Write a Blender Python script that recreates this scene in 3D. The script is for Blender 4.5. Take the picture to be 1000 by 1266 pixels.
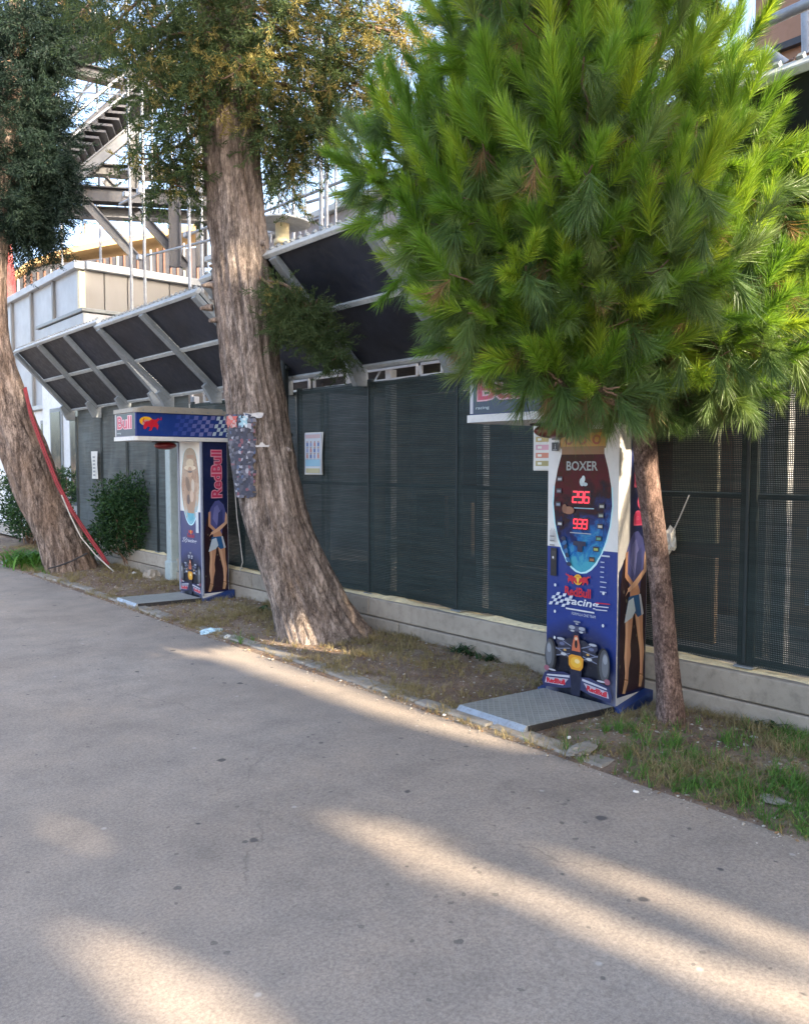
import bpy, bmesh, math, random
import numpy as np
from mathutils import Vector, Matrix, noise
R = math.radians
random.seed(7)
rng = np.random.default_rng(7)
scene = bpy.context.scene
col = scene.collection
for o in list(bpy.data.objects):
    bpy.data.objects.remove(o)

# ------------------------------------------------------------------ camera
# world: +Y runs along the fence and the road, +X from the road to the fence
YAW, PITCH, EYE = R(40.7), R(3.43), 1.6
cam = bpy.data.objects.new('camera', bpy.data.cameras.new('camera'))
col.objects.link(cam)
cam.location = (0, 0, EYE)
cam.rotation_euler = (R(90) - PITCH, 0, -YAW)
cam.data.sensor_fit = 'HORIZONTAL'
cam.data.sensor_width = 36
cam.data.lens = 36.0
cam.data.clip_end = 3000
scene.camera = cam

# ------------------------------------------------------------------ sky and sun
SUN_EL = R(23)
SUN_DIR = Vector((0.165 * math.cos(SUN_EL), -0.986 * math.cos(SUN_EL), math.sin(SUN_EL))).normalized()
w = bpy.data.worlds.new('World')
scene.world = w
w.use_nodes = True
nt = w.node_tree
bg = nt.nodes['Background']
sky = nt.nodes.new('ShaderNodeTexSky')
sky.sky_type = 'NISHITA'
sky.sun_disc = False
sky.sun_elevation = SUN_EL
sky.sun_rotation = math.atan2(SUN_DIR.x, SUN_DIR.y)
sky.air_density = 0.75
sky.dust_density = 4.5
sky.ozone_density = 0.25
nt.links.new(sky.outputs[0], bg.inputs[0])
bg.inputs[1].default_value = 0.15
sun = bpy.data.objects.new('sun', bpy.data.lights.new('sun', 'SUN'))
col.objects.link(sun)
sun.data.energy = 3.6
sun.data.angle = R(0.9)
sun.data.color = (1.0, 0.83, 0.62)
sun.rotation_euler = SUN_DIR.to_track_quat('Z', 'Y').to_euler()
vs = scene.view_settings
scene.display_settings.display_device = 'sRGB'
vs.view_transform = 'Standard'
vs.look = 'None'
vs.gamma = 1
vs.exposure = 2.75

# ------------------------------------------------------------------ measuring
CF = Vector((math.sin(YAW), math.cos(YAW), 0))
CR = Vector((math.cos(YAW), -math.sin(YAW), 0))
CAM = Vector((0, 0, EYE))
def ray(px, py):
    x, y = (px - 500) / 1000.0, (py - 633) / 1000.0
    f = math.cos(PITCH) - math.sin(PITCH) * y
    d = math.sin(PITCH) + math.cos(PITCH) * y
    return CF * f + CR * x + Vector((0, 0, -d))
def atX(px, py, X):
    r = ray(px, py); return CAM + r * (X / r.x)
def atY(px, py, Y):
    r = ray(px, py); return CAM + r * (Y / r.y)
def atZ(px, py, z=0.0):
    r = ray(px, py); return CAM + r * ((z - EYE) / r.z)
def atF(px, py, f):
    r = ray(px, py); return CAM + r * (f / (r.x * CF.x + r.y * CF.y))

# ------------------------------------------------------------------ objects
def tag(o, label=None, cat=None, group=None, kind=None):
    if label: o['label'] = label
    if cat: o['category'] = cat
    if group: o['group'] = group
    if kind: o['kind'] = kind
    return o
def empty(name, loc, label=None, cat=None, group=None, rz=0.0):
    o = bpy.data.objects.new(name, None)
    o.empty_display_size = 0.2
    col.objects.link(o)
    o.location = loc
    o.rotation_euler = (0, 0, rz)
    return tag(o, label, cat, group)
def link(name, me, parent=None):
    o = bpy.data.objects.new(name, me)
    col.objects.link(o)
    if parent is not None: o.parent = parent
    return o
def kids(o): return [c for c in col.objects if c.parent == o]
def copy_tree(o, parent=None):
    c = o.copy(); col.objects.link(c)
    if parent is not None: c.parent = parent
    for ch in kids(o):
        copy_tree(ch, c)
    return c

class MB:
    """collects polygons, then links them as ONE mesh object"""
    def __init__(s, off=(0, 0, 0)):
        s.v = []; s.f = []; s.m = []; s.sm = []; s.off = Vector(off)
    def add(s, vs, fs, m=0, smooth=False):
        b = len(s.v)
        s.v += [Vector(p) - s.off for p in vs]
        for f in fs:
            s.f.append([b + i for i in f]); s.m.append(m); s.sm.append(smooth)
        return s
    def box(s, c, d, rot=None, m=0, ch=0.0):
        """box with centre c, size d, chamfered along all edges by ch"""
        hx, hy, hz = d[0] / 2, d[1] / 2, d[2] / 2
        c = Vector(c)
        bm = bmesh.new()
        bmesh.ops.create_cube(bm, size=1.0)
        for v in bm.verts: v.co = Vector((v.co.x * 2 * hx, v.co.y * 2 * hy, v.co.z * 2 * hz))
        if ch > 0:
            bmesh.ops.bevel(bm, geom=list(bm.edges), offset=ch, segments=1, affect='EDGES')
        vs = []
        for v in bm.verts:
            p = v.co.copy()
            if rot is not None: p = rot @ p
            vs.append(p + c)
        bm.verts.index_update()
        fs = [[v.index for v in f.verts] for f in bm.faces]
        bm.free()
        return s.add(vs, fs, m)
    def bar(s, a, b, w_, h_, m=0, up=(0, 0, 1), ch=0.0):
        a = Vector(a); b = Vector(b); z = (b - a); L = z.length; z.normalize()
        u = Vector(up)
        if abs(z.dot(u)) > 0.99: u = Vector((1, 0, 0))
        x = u.cross(z).normalized(); y = z.cross(x)
        rot = Matrix((x, y, z)).transposed()
        return s.box((a + b) / 2, (w_, h_, L), rot, m, ch)
    def tube(s, pts, rad, n=8, m=0, cap=True, smooth=True):
        pts = [Vector(p) for p in pts]
        if not hasattr(rad, '__len__'): rad = [rad] * len(pts)
        vs = []; fs = []
        d0 = (pts[1] - pts[0]).normalized()
        ref = Vector((0, 0, 1)) if abs(d0.z) < 0.9 else Vector((1, 0, 0))
        x = ref.cross(d0).normalized()
        for i, p in enumerate(pts):
            if i == 0: d = d0
            elif i == len(pts) - 1: d = (pts[i] - pts[i - 1]).normalized()
            else: d = (pts[i + 1] - pts[i - 1]).normalized()
            x = (x - d * x.dot(d)).normalized(); y = d.cross(x)
            for k in range(n):
                a = 2 * math.pi * k / n
                vs.append(p + (x * math.cos(a) + y * math.sin(a)) * rad[i])
        for i in range(len(pts) - 1):
            for k in range(n):
                k2 = (k + 1) % n
                fs.append([i * n + k, i * n + k2, (i + 1) * n + k2, (i + 1) * n + k])
        s.add(vs, fs, m, smooth)
        if cap:
            s.add(vs[:n][::-1], [list(range(n))], m)
            s.add(vs[-n:], [list(range(n))], m)
        return s
    def prism(s, poly, ax, a0, a1, m=0):
        """polygon in the two axes other than ax, extruded from a0 to a1"""
        def mk(p, a):
            if ax == 0: return (a, p[0], p[1])
            if ax == 1: return (p[0], a, p[1])
            return (p[0], p[1], a)
        n = len(poly)
        vs = [mk(p, a0) for p in poly] + [mk(p, a1) for p in poly]
        fs = [list(range(n))[::-1], [n + i for i in range(n)]]
        for i in range(n):
            j = (i + 1) % n
            fs.append([i, j, n + j, n + i])
        return s.add(vs, fs, m)
    def lathe(s, c, prof, n=24, m=0):
        c = Vector(c); vs = []; fs = []
        for r_, z in prof:
            for k in range(n):
                a = 2 * math.pi * k / n
                vs.append(c + Vector((r_ * math.cos(a), r_ * math.sin(a), z)))
        for i in range(len(prof) - 1):
            for k in range(n):
                k2 = (k + 1) % n
                fs.append([i * n + k, i * n + k2, (i + 1) * n + k2, (i + 1) * n + k])
        return s.add(vs, fs, m, True)
    def build(s, name, mats, parent=None, fix=True):
        me = bpy.data.meshes.new(name)
        me.from_pydata([tuple(v) for v in s.v], [], s.f)
        if not isinstance(mats, (list, tuple)): mats = [mats]
        for mm in mats: me.materials.append(mm)
        me.polygons.foreach_set('material_index', s.m)
        me.polygons.foreach_set('use_smooth', s.sm)
        if fix:
            bm = bmesh.new(); bm.from_mesh(me)
            bmesh.ops.recalc_face_normals(bm, faces=bm.faces)
            bm.to_mesh(me); bm.free()
        me.update()
        return link(name, me, parent)

def np_mesh(name, V, tris, mats, midx=None, smooth=False, tone=None):
    me = bpy.data.meshes.new(name)
    me.vertices.add(len(V)); me.vertices.foreach_set('co', V.astype(np.float32).ravel())
    n = len(tris)
    me.loops.add(n * 3); me.loops.foreach_set('vertex_index', tris.astype(np.int32).ravel())
    me.polygons.add(n)
    me.polygons.foreach_set('loop_start', np.arange(0, n * 3, 3, dtype=np.int32))
    me.polygons.foreach_set('loop_total', np.full(n, 3, dtype=np.int32))
    if not isinstance(mats, (list, tuple)): mats = [mats]
    for mm in mats: me.materials.append(mm)
    if midx is not None: me.polygons.foreach_set('material_index', midx.astype(np.int32))
    me.polygons.foreach_set('use_smooth', np.full(n, smooth))
    me.update(); me.validate()
    if tone is not None:
        at = me.attributes.new('tone', 'FLOAT', 'POINT'); at.data.foreach_set('value', tone.astype(np.float32))
    return me
ID = []
def scatter(protos, pos, dirs, scales, rolls, pick, ups=None):
    """copies of small protos (V, T, M) with +Z turned onto dirs, merged into arrays"""
    Vs = []; Ts = []; Ms = []; base = 0; ID.clear()
    d = dirs / np.linalg.norm(dirs, axis=1, keepdims=True)
    ref = np.tile(np.array([[0.0, 0.0, 1.0]]), (len(d), 1)) if ups is None else ups
    near = np.abs((d * ref).sum(1)) > 0.98
    ref = ref.copy(); ref[near] = (1.0, 0.02, 0.0)
    x = np.cross(ref, d); x /= np.linalg.norm(x, axis=1, keepdims=True)
    y = np.cross(d, x)
    c, s_ = np.cos(rolls)[:, None], np.sin(rolls)[:, None]
    x2 = x * c + y * s_; y2 = -x * s_ + y * c
    M = np.stack([x2, y2, d], axis=2) * scales[:, None, None]
    for k, (V, T, mi) in enumerate(protos):
        idx = np.where(pick == k)[0]
        if len(idx) == 0: continue
        VV = np.einsum('nij,vj->nvi', M[idx], V) + pos[idx][:, None, :]
        nv = len(V)
        TT = T[None] + (np.arange(len(idx)) * nv)[:, None, None] + base
        ID.append(np.repeat(idx, nv)); Vs.append(VV.reshape(-1, 3)); Ts.append(TT.reshape(-1, 3)); Ms.append(np.tile(mi, len(idx)))
        base += nv * len(idx)
    return np.concatenate(Vs), np.concatenate(Ts), np.concatenate(Ms)

# ------------------------------------------------------------------ materials
def new_mat(name):
    m = bpy.data.materials.new(name); m.use_nodes = True
    return m, m.node_tree, m.node_tree.nodes['Principled BSDF']
def N(nt, t, **kw):
    n = nt.nodes.new(t)
    for k, v in kw.items(): setattr(n, k, v)
    return n
def coords(nt, scale=(1, 1, 1), kind='Object'):
    tc = N(nt, 'ShaderNodeTexCoord'); mp = N(nt, 'ShaderNodeMapping')
    mp.inputs['Scale'].default_value = scale
    nt.links.new(tc.outputs[kind], mp.inputs[0])
    return mp.outputs[0]
def noise_n(nt, vec, scale, detail=4, rough=0.55, dist=0.0):
    n = N(nt, 'ShaderNodeTexNoise')
    n.inputs['Scale'].default_value = scale; n.inputs['Detail'].default_value = detail
    n.inputs['Roughness'].default_value = rough; n.inputs['Distortion'].default_value = dist
    nt.links.new(vec, n.inputs['Vector'])
    return n.outputs['Fac']
def ramp(nt, fac, stops):
    r = N(nt, 'ShaderNodeValToRGB'); el = r.color_ramp.elements
    while len(el) < len(stops): el.new(0.5)
    for e, (p, c) in zip(el, stops):
        e.position = p
        e.color = (*c, 1) if hasattr(c, '__len__') else (c, c, c, 1)
    nt.links.new(fac, r.inputs[0])
    return r.outputs[0]
def mixc(nt, fac, a, b, blend='MIX'):
    n = N(nt, 'ShaderNodeMix', data_type='RGBA', blend_type=blend)
    for sock, v in ((0, fac), (6, a), (7, b)):
        if isinstance(v, bpy.types.NodeSocket): nt.links.new(v, n.inputs[sock])
        elif hasattr(v, '__len__'): n.inputs[sock].default_value = (*v, 1)
        else: n.inputs[sock].default_value = v if sock == 0 else (v, v, v, 1)
    return n.outputs[2]
def math_n(nt, op, a, b=0.0, c=None, clamp=False):
    n = N(nt, 'ShaderNodeMath', operation=op, use_clamp=clamp)
    for i, v in enumerate((a, b, c)):
        if v is None: continue
        if isinstance(v, bpy.types.NodeSocket): nt.links.new(v, n.inputs[i])
        else: n.inputs[i].default_value = v
    return n.outputs[0]
def bump(nt, bsdf, h, strength=0.3, dist=0.01):
    b = N(nt, 'ShaderNodeBump'); b.inputs['Strength'].default_value = strength
    b.inputs['Distance'].default_value = dist
    nt.links.new(h, b.inputs['Height']); nt.links.new(b.outputs[0], bsdf.inputs['Normal'])
def mat(name, c, rough=0.6, metal=0.0, var=0.25, scale=3.0, dirt=0.3, dirtc=(0.12, 0.10, 0.08), bmp=0.15, stretch=(1, 1, 1), spec=0.5):
    """painted / plain surface: colour that varies in patches, dirt, fine relief"""
    m, nt, b = new_mat(name)
    v = coords(nt, stretch)
    n1 = noise_n(nt, v, scale, 5); n2 = noise_n(nt, v, scale * 6.3, 6, 0.65)
    c1 = tuple(x * (1 - var) for x in c); c2 = tuple(min(1, x * (1 + var)) for x in c)
    cc = ramp(nt, n1, [(0.3, c1), (0.7, c2)])
    if dirt > 0:
        d = ramp(nt, n2, [(0.48, 0.0), (0.75, 1.0)])
        cc = mixc(nt, math_n(nt, 'MULTIPLY', d, dirt), cc, dirtc)
    nt.links.new(cc, b.inputs['Base Color'])
    rr = ramp(nt, n2, [(0.3, max(0.02, rough - 0.12)), (0.7, min(1, rough + 0.12))])
    nt.links.new(rr, b.inputs['Roughness'])
    b.inputs['Metallic'].default_value = metal
    b.inputs['Specular IOR Level'].default_value = spec
    if bmp > 0: bump(nt, b, n2, bmp, 0.01)
    return m
def leaf_mat(name, cols, rough=0.55, trans=0.35, scale=1.5, tone=False):
    """leaves: every leaf its own tone, light passing through"""
    m, nt, b = new_mat(name)
    g = N(nt, 'ShaderNodeNewGeometry')
    nz = noise_n(nt, coords(nt), scale, 3)
    f = math_n(nt, 'ADD', math_n(nt, 'MULTIPLY', g.outputs['Random Per Island'], 0.5), math_n(nt, 'MULTIPLY', nz, 0.75))
    f = math_n(nt, 'SUBTRACT', f, 0.12)
    if tone:
        at = N(nt, 'ShaderNodeAttribute', attribute_name='tone')
        f = math_n(nt, 'ADD', math_n(nt, 'MULTIPLY', f, 0.45), math_n(nt, 'MULTIPLY', at.outputs['Fac'], 0.62))
    k = len(cols)
    cc = ramp(nt, f, [(i / (k - 1), c) for i, c in enumerate(cols)])
    nt.links.new(cc, b.inputs['Base Color'])
    b.inputs['Roughness'].default_value = rough
    b.inputs['Specular IOR Level'].default_value = 0.5 if tone else 0.18
    tr = N(nt, 'ShaderNodeBsdfTranslucent')
    nt.links.new(mixc(nt, 0.6, cc, (1.0, 1.0, 0.3), 'MULTIPLY'), tr.inputs[0])
    mx = N(nt, 'ShaderNodeMixShader'); mx.inputs[0].default_value = trans
    out = nt.nodes['Material Output']
    nt.links.new(b.outputs[0], mx.inputs[1]); nt.links.new(tr.outputs[0], mx.inputs[2])
    nt.links.new(mx.outputs[0], out.inputs[0])
    return m
def bark_mat(name, dark, light, vscale=1.0, warm=None, st=0.16):
    m, nt, b = new_mat(name)
    v = coords(nt, (1, 1, st))
    n1 = noise_n(nt, v, 8 * vscale, 8, 0.75, 0.9)
    n2 = noise_n(nt, v, 30 * vscale, 8, 0.75, 0.5)
    n4 = noise_n(nt, coords(nt, (1, 1, 0.45)), 60 * vscale, 4, 0.8)
    n3 = noise_n(nt, coords(nt, (1, 1, 0.6)), 2.6, 5, 0.6)
    h = math_n(nt, 'ADD', math_n(nt, 'MULTIPLY', n1, 0.42), math_n(nt, 'MULTIPLY', n2, 0.38))
    h = math_n(nt, 'ADD', h, math_n(nt, 'MULTIPLY', n4, 0.20))
    mid = tuple((a + c) / 2 for a, c in zip(dark, light))
    cc = ramp(nt, h, [(0.40, dark), (0.5, mid), (0.58, light)])
    cc = mixc(nt, ramp(nt, n3, [(0.42, 0.0), (0.62, 0.65)]), cc, warm or (0.22, 0.145, 0.11), 'MIX')
    cc = mixc(nt, 0.9, cc, mixc(nt, 1.0, cc, ramp(nt, h, [(0.42, 0.35), (0.5, 0.85), (0.58, 1.45)]), 'MULTIPLY'))
    nt.links.new(cc, b.inputs['Base Color'])
    b.inputs['Roughness'].default_value = 0.9
    b.inputs['Specular IOR Level'].default_value = 0.2
    bump(nt, b, h, 1.0, 0.06)
    return m

M = {}
M['grey_steel'] = mat('grey_steel', (0.20, 0.225, 0.235), 0.5, 0.0, 0.15, 4, 0.3)
M['dark_steel'] = mat('dark_steel', (0.035, 0.038, 0.048), 0.5, 0.1, 0.2, 3, 0.35)
M['rib_grey'] = mat('rib_grey', (0.21, 0.24, 0.26), 0.55, 0, 0.15, 5, 0.35)
M['rib_light'] = mat('rib_light', (0.42, 0.45, 0.46), 0.5, 0, 0.15, 5, 0.35)
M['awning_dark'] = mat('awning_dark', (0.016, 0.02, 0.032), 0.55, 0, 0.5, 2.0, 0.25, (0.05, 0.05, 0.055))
M['galvanised'] = mat('galvanised', (0.30, 0.32, 0.35), 0.45, 0.35, 0.2, 8, 0.35, (0.2, 0.17, 0.15))
M['white_paint'] = mat('white_paint', (0.68, 0.70, 0.71), 0.55, 0, 0.08, 2, 0.3, (0.35, 0.33, 0.3))
M['cabin_grey'] = mat('cabin_grey', (0.19, 0.185, 0.175), 0.65, 0, 0.1, 1.0, 0.3, (0.2, 0.18, 0.16), stretch=(1, 1, 0.4))
M['cabin_white'] = mat('cabin_white', (0.36, 0.385, 0.41), 0.5, 0, 0.1, 0.8, 0.15, (0.35, 0.36, 0.36))
M['cream'] = mat('cream', (0.62, 0.55, 0.36), 0.55, 0, 0.1, 4, 0.3)
M['soffit'] = mat('soffit', (0.30, 0.17, 0.11), 0.65, 0, 0.15, 2, 0.2)
M['brown_board'] = mat('brown_board', (0.19, 0.09, 0.055), 0.65, 0, 0.2, 2, 0.3)
M['tan_wall'] = mat('tan_wall', (0.45, 0.33, 0.22), 0.8, 0, 0.2, 1.2, 0.4)
M['timber'] = mat('timber', (0.45, 0.30, 0.14), 0.8, 0, 0.25, 3, 0.35, stretch=(4, 4, 1))
M['yellow_sheet'] = mat('yellow_sheet', (0.36, 0.25, 0.12), 0.7, 0, 0.25, 1.0, 0.3, (0.25, 0.14, 0.07))
M['concrete'] = mat('concrete', (0.30, 0.265, 0.215), 0.9, 0, 0.2, 2.5, 0.55, (0.13, 0.115, 0.095), 0.5)
M['concrete2'] = mat('concrete2', (0.34, 0.30, 0.245), 0.9, 0, 0.2, 2.1, 0.45, (0.15, 0.13, 0.11), 0.5)
M['kerb'] = mat('kerb', (0.27, 0.25, 0.215), 0.95, 0, 0.3, 5, 0.6, (0.13, 0.11, 0.085), 0.8)
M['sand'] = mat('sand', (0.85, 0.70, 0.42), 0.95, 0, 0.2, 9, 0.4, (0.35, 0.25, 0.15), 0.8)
M['fence_frame'] = mat('fence_frame', (0.012, 0.022, 0.024), 0.6, 0, 0.3, 5, 0.2)
M['paper'] = mat('paper', (0.72, 0.72, 0.68), 0.7, 0, 0.06, 5, 0.2, (0.4, 0.36, 0.3), 0.2)
M['rubber'] = mat('rubber', (0.02, 0.02, 0.022), 0.7)
M['old_board'] = mat('old_board', (0.075, 0.03, 0.02), 0.8, 0, 0.4, 3, 0.3)
M['tower_grey'] = mat('tower_grey', (0.085, 0.09, 0.10), 0.55, 0, 0.2, 3, 0.35)
M['tower_light'] = mat('tower_light', (0.11, 0.12, 0.135), 0.5, 0, 0.2, 3, 0.3)
M['red'] = mat('red', (0.24, 0.012, 0.022), 0.5, 0, 0.25, 6, 0.3)
M['cord'] = mat('cord', (0.55, 0.53, 0.48), 0.7, 0, 0.2, 10, 0.3)
M['rag'] = mat('rag', (0.62, 0.6, 0.54), 0.9, 0, 0.15, 8, 0.45, (0.3, 0.27, 0.22), 0.5)
M['glass_dark'] = mat('glass_dark', (0.03, 0.045, 0.05), 0.12, 0, 0.2, 1, 0.1)
M['bark_cypress'] = bark_mat('bark_cypress', (0.13, 0.10, 0.085), (0.40, 0.335, 0.29), 1.15, (0.27, 0.205, 0.165), 0.23)
M['bark_left'] = bark_mat('bark_left', (0.09, 0.065, 0.055), (0.34, 0.27, 0.225), 1.0, (0.25, 0.17, 0.12))
M['bark_pine'] = bark_mat('bark_pine', (0.10, 0.06, 0.05), (0.34, 0.245, 0.21), 2.4, (0.25, 0.16, 0.13), 0.5)
M['bark_twig'] = mat('bark_twig', (0.20, 0.13, 0.09), 0.9, 0, 0.3, 20, 0.3)
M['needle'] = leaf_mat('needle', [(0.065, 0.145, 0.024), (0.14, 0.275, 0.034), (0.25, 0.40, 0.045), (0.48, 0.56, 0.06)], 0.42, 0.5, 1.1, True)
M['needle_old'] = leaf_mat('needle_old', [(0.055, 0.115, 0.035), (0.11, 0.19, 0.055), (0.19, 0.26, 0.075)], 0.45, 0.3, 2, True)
M['needle_dead'] = leaf_mat('needle_dead', [(0.20, 0.12, 0.06), (0.32, 0.22, 0.11)], 0.7, 0.3, 2)
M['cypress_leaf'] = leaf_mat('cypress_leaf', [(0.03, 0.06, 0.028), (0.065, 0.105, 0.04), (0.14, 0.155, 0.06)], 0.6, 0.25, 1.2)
M['cypress_dry_lit'] = leaf_mat('cypress_dry_lit', [(0.10, 0.085, 0.045), (0.27, 0.23, 0.08), (0.48, 0.42, 0.14)], 0.7, 0.3, 1.5)  # dry sprays, brightened: sunlight on the crown's right put into the colour
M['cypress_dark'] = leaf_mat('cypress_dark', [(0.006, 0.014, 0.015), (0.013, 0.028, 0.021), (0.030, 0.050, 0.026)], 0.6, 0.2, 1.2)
M['shrub_leaf'] = leaf_mat('shrub_leaf', [(0.010, 0.030, 0.014), (0.025, 0.062, 0.024), (0.06, 0.12, 0.04)], 0.38, 0.15, 3)
M['plant_leaf'] = leaf_mat('plant_leaf', [(0.04, 0.11, 0.02), (0.09, 0.22, 0.04), (0.16, 0.32, 0.07)], 0.45, 0.3, 3)
M['grass_green'] = leaf_mat('grass_green', [(0.05, 0.12, 0.025), (0.10, 0.22, 0.045), (0.17, 0.27, 0.07)], 0.6, 0.3, 2)
M['grass_dry'] = leaf_mat('grass_dry', [(0.13, 0.12, 0.05), (0.27, 0.22, 0.11), (0.40, 0.33, 0.19)], 0.8, 0.2, 2)
M['dead_leaf'] = leaf_mat('dead_leaf', [(0.10, 0.06, 0.035), (0.22, 0.14, 0.08), (0.36, 0.27, 0.17)], 0.8, 0.1, 4)

def asphalt():
    m, nt, b = new_mat('asphalt')
    v = coords(nt)
    fine = noise_n(nt, v, 260, 3, 0.7); grain = noise_n(nt, v, 75, 4, 0.7)
    big = noise_n(nt, v, 0.55, 5, 0.6, 0.4); mid = noise_n(nt, v, 2.8, 6, 0.65)
    cc = ramp(nt, big, [(0.3, (0.252, 0.214, 0.176)), (0.5, (0.286, 0.246, 0.205)), (0.7, (0.316, 0.277, 0.235))])
    cc = mixc(nt, 0.8, cc, ramp(nt, mid, [(0.3, (0.74, 0.75, 0.77)), (0.5, (0.98, 0.98, 0.98)), (0.7, (1.18, 1.14, 1.10))]), 'MULTIPLY')
    cc = mixc(nt, 0.75, cc, ramp(nt, grain, [(0.34, 0.72), (0.5, 1.0), (0.68, 1.32)]), 'MULTIPLY')
    cc = mixc(nt, 0.6, cc, ramp(nt, fine, [(0.32, 0.68), (0.52, 1.01), (0.72, 1.25)]), 'MULTIPLY')
    # dark drops and gum
    for sc, r0, thr, amt in ((2.3, 0.070, 0.62, 0.8), (5.3, 0.095, 0.84, 0.6), (12.0, 0.16, 0.88, 0.45)):
        vo = N(nt, 'ShaderNodeTexVoronoi', feature='F1', voronoi_dimensions='2D'); vo.inputs['Scale'].default_value = sc
        dv = N(nt, 'ShaderNodeVectorMath', operation='ADD')
        wob = N(nt, 'ShaderNodeTexNoise'); wob.inputs['Scale'].default_value = 16
        nt.links.new(v, wob.inputs['Vector'])
        sw = N(nt, 'ShaderNodeVectorMath', operation='SCALE'); sw.inputs['Scale'].default_value = 0.035
        nt.links.new(wob.outputs['Color'], sw.inputs[0])
        nt.links.new(v, dv.inputs[0]); nt.links.new(sw.outputs[0], dv.inputs[1])
        nt.links.new(dv.outputs[0], vo.inputs['Vector'])
        sep = N(nt, 'ShaderNodeSeparateColor'); nt.links.new(vo.outputs['Color'], sep.inputs[0])
        rr = math_n(nt, 'MULTIPLY', sep.outputs[1], r0)
        spot = math_n(nt, 'MULTIPLY', math_n(nt, 'SUBTRACT', rr, vo.outputs['Distance']), 45, clamp=True)
        on = math_n(nt, 'GREATER_THAN', sep.outputs[0], thr)
        cc = mixc(nt, math_n(nt, 'MULTIPLY', math_n(nt, 'MULTIPLY', spot, on), amt), cc, (0.05, 0.05, 0.052))
    # pale chips
    vo = N(nt, 'ShaderNodeTexVoronoi', feature='F1', voronoi_dimensions='2D'); vo.inputs['Scale'].default_value = 3.3
    nt.links.new(v, vo.inputs['Vector'])
    sep = N(nt, 'ShaderNodeSeparateColor'); nt.links.new(vo.outputs['Color'], sep.inputs[0])
    spot = math_n(nt, 'MULTIPLY', math_n(nt, 'SUBTRACT', 0.05, vo.outputs['Distance']), 40, clamp=True)
    cc = mixc(nt, math_n(nt, 'MULTIPLY', math_n(nt, 'MULTIPLY', spot, math_n(nt, 'GREATER_THAN', sep.outputs[2], 0.85)), 0.35), cc, (0.55, 0.53, 0.5))
    # cracks
    vc = N(nt, 'ShaderNodeTexVoronoi', feature='DISTANCE_TO_EDGE', voronoi_dimensions='2D'); vc.inputs['Scale'].default_value = 0.42
    wob = N(nt, 'ShaderNodeTexNoise'); wob.inputs['Scale'].default_value = 2.6; wob.inputs['Detail'].default_value = 8
    nt.links.new(v, wob.inputs['Vector'])
    sw = N(nt, 'ShaderNodeVectorMath', operation='SCALE'); sw.inputs['Scale'].default_value = 0.55
    nt.links.new(wob.outputs['Color'], sw.inputs[0])
    dv = N(nt, 'ShaderNodeVectorMath', operation='ADD')
    nt.links.new(v, dv.inputs[0]); nt.links.new(sw.outputs[0], dv.inputs[1]); nt.links.new(dv.outputs[0], vc.inputs['Vector'])
    ck = math_n(nt, 'SUBTRACT', 1.0, math_n(nt, 'MULTIPLY', vc.outputs['Distance'], 230), clamp=True)
    msk = ramp(nt, noise_n(nt, v, 0.8, 3), [(0.48, 0.0), (0.58, 1.0)])
    ck = math_n(nt, 'MULTIPLY', math_n(nt, 'MULTIPLY', ck, msk), 0.32)
    cc = mixc(nt, ck, cc, (0.06, 0.055, 0.05))
    nt.links.new(cc, b.inputs['Base Color'])
    b.inputs['Roughness'].default_value = 0.85
    b.inputs['Specular IOR Level'].default_value = 0.35
    h = math_n(nt, 'ADD', math_n(nt, 'MULTIPLY', fine, 0.5), grain)
    h = math_n(nt, 'SUBTRACT', h, math_n(nt, 'MULTIPLY', ck, 2.0))
    bump(nt, b, h, 0.28, 0.005)
    return m
M['asphalt'] = asphalt()
def dirt():
    m, nt, b = new_mat('dirt')
    v = coords(nt)
    n1 = noise_n(nt, v, 1.6, 6, 0.65); n2 = noise_n(nt, v, 14, 8, 0.75); n3 = noise_n(nt, v, 70, 5, 0.8)
    cc = ramp(nt, n1, [(0.32, (0.15, 0.105, 0.08)), (0.5, (0.22, 0.165, 0.125)), (0.68, (0.30, 0.25, 0.18))])
    cc = mixc(nt, 0.8, cc, ramp(nt, n2, [(0.3, 0.55), (0.7, 1.4)]), 'MULTIPLY')
    cc = mixc(nt, 0.7, cc, ramp(nt, n3, [(0.3, 0.5), (0.7, 1.5)]), 'MULTIPLY')
    nt.links.new(cc, b.inputs['Base Color']); b.inputs['Roughness'].default_value = 0.95
    b.inputs['Specular IOR Level'].default_value = 0.1
    bump(nt, b, math_n(nt, 'ADD', n2, math_n(nt, 'MULTIPLY', n3, 0.5)), 0.8, 0.02)
    return m
M['dirt'] = dirt()
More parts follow.
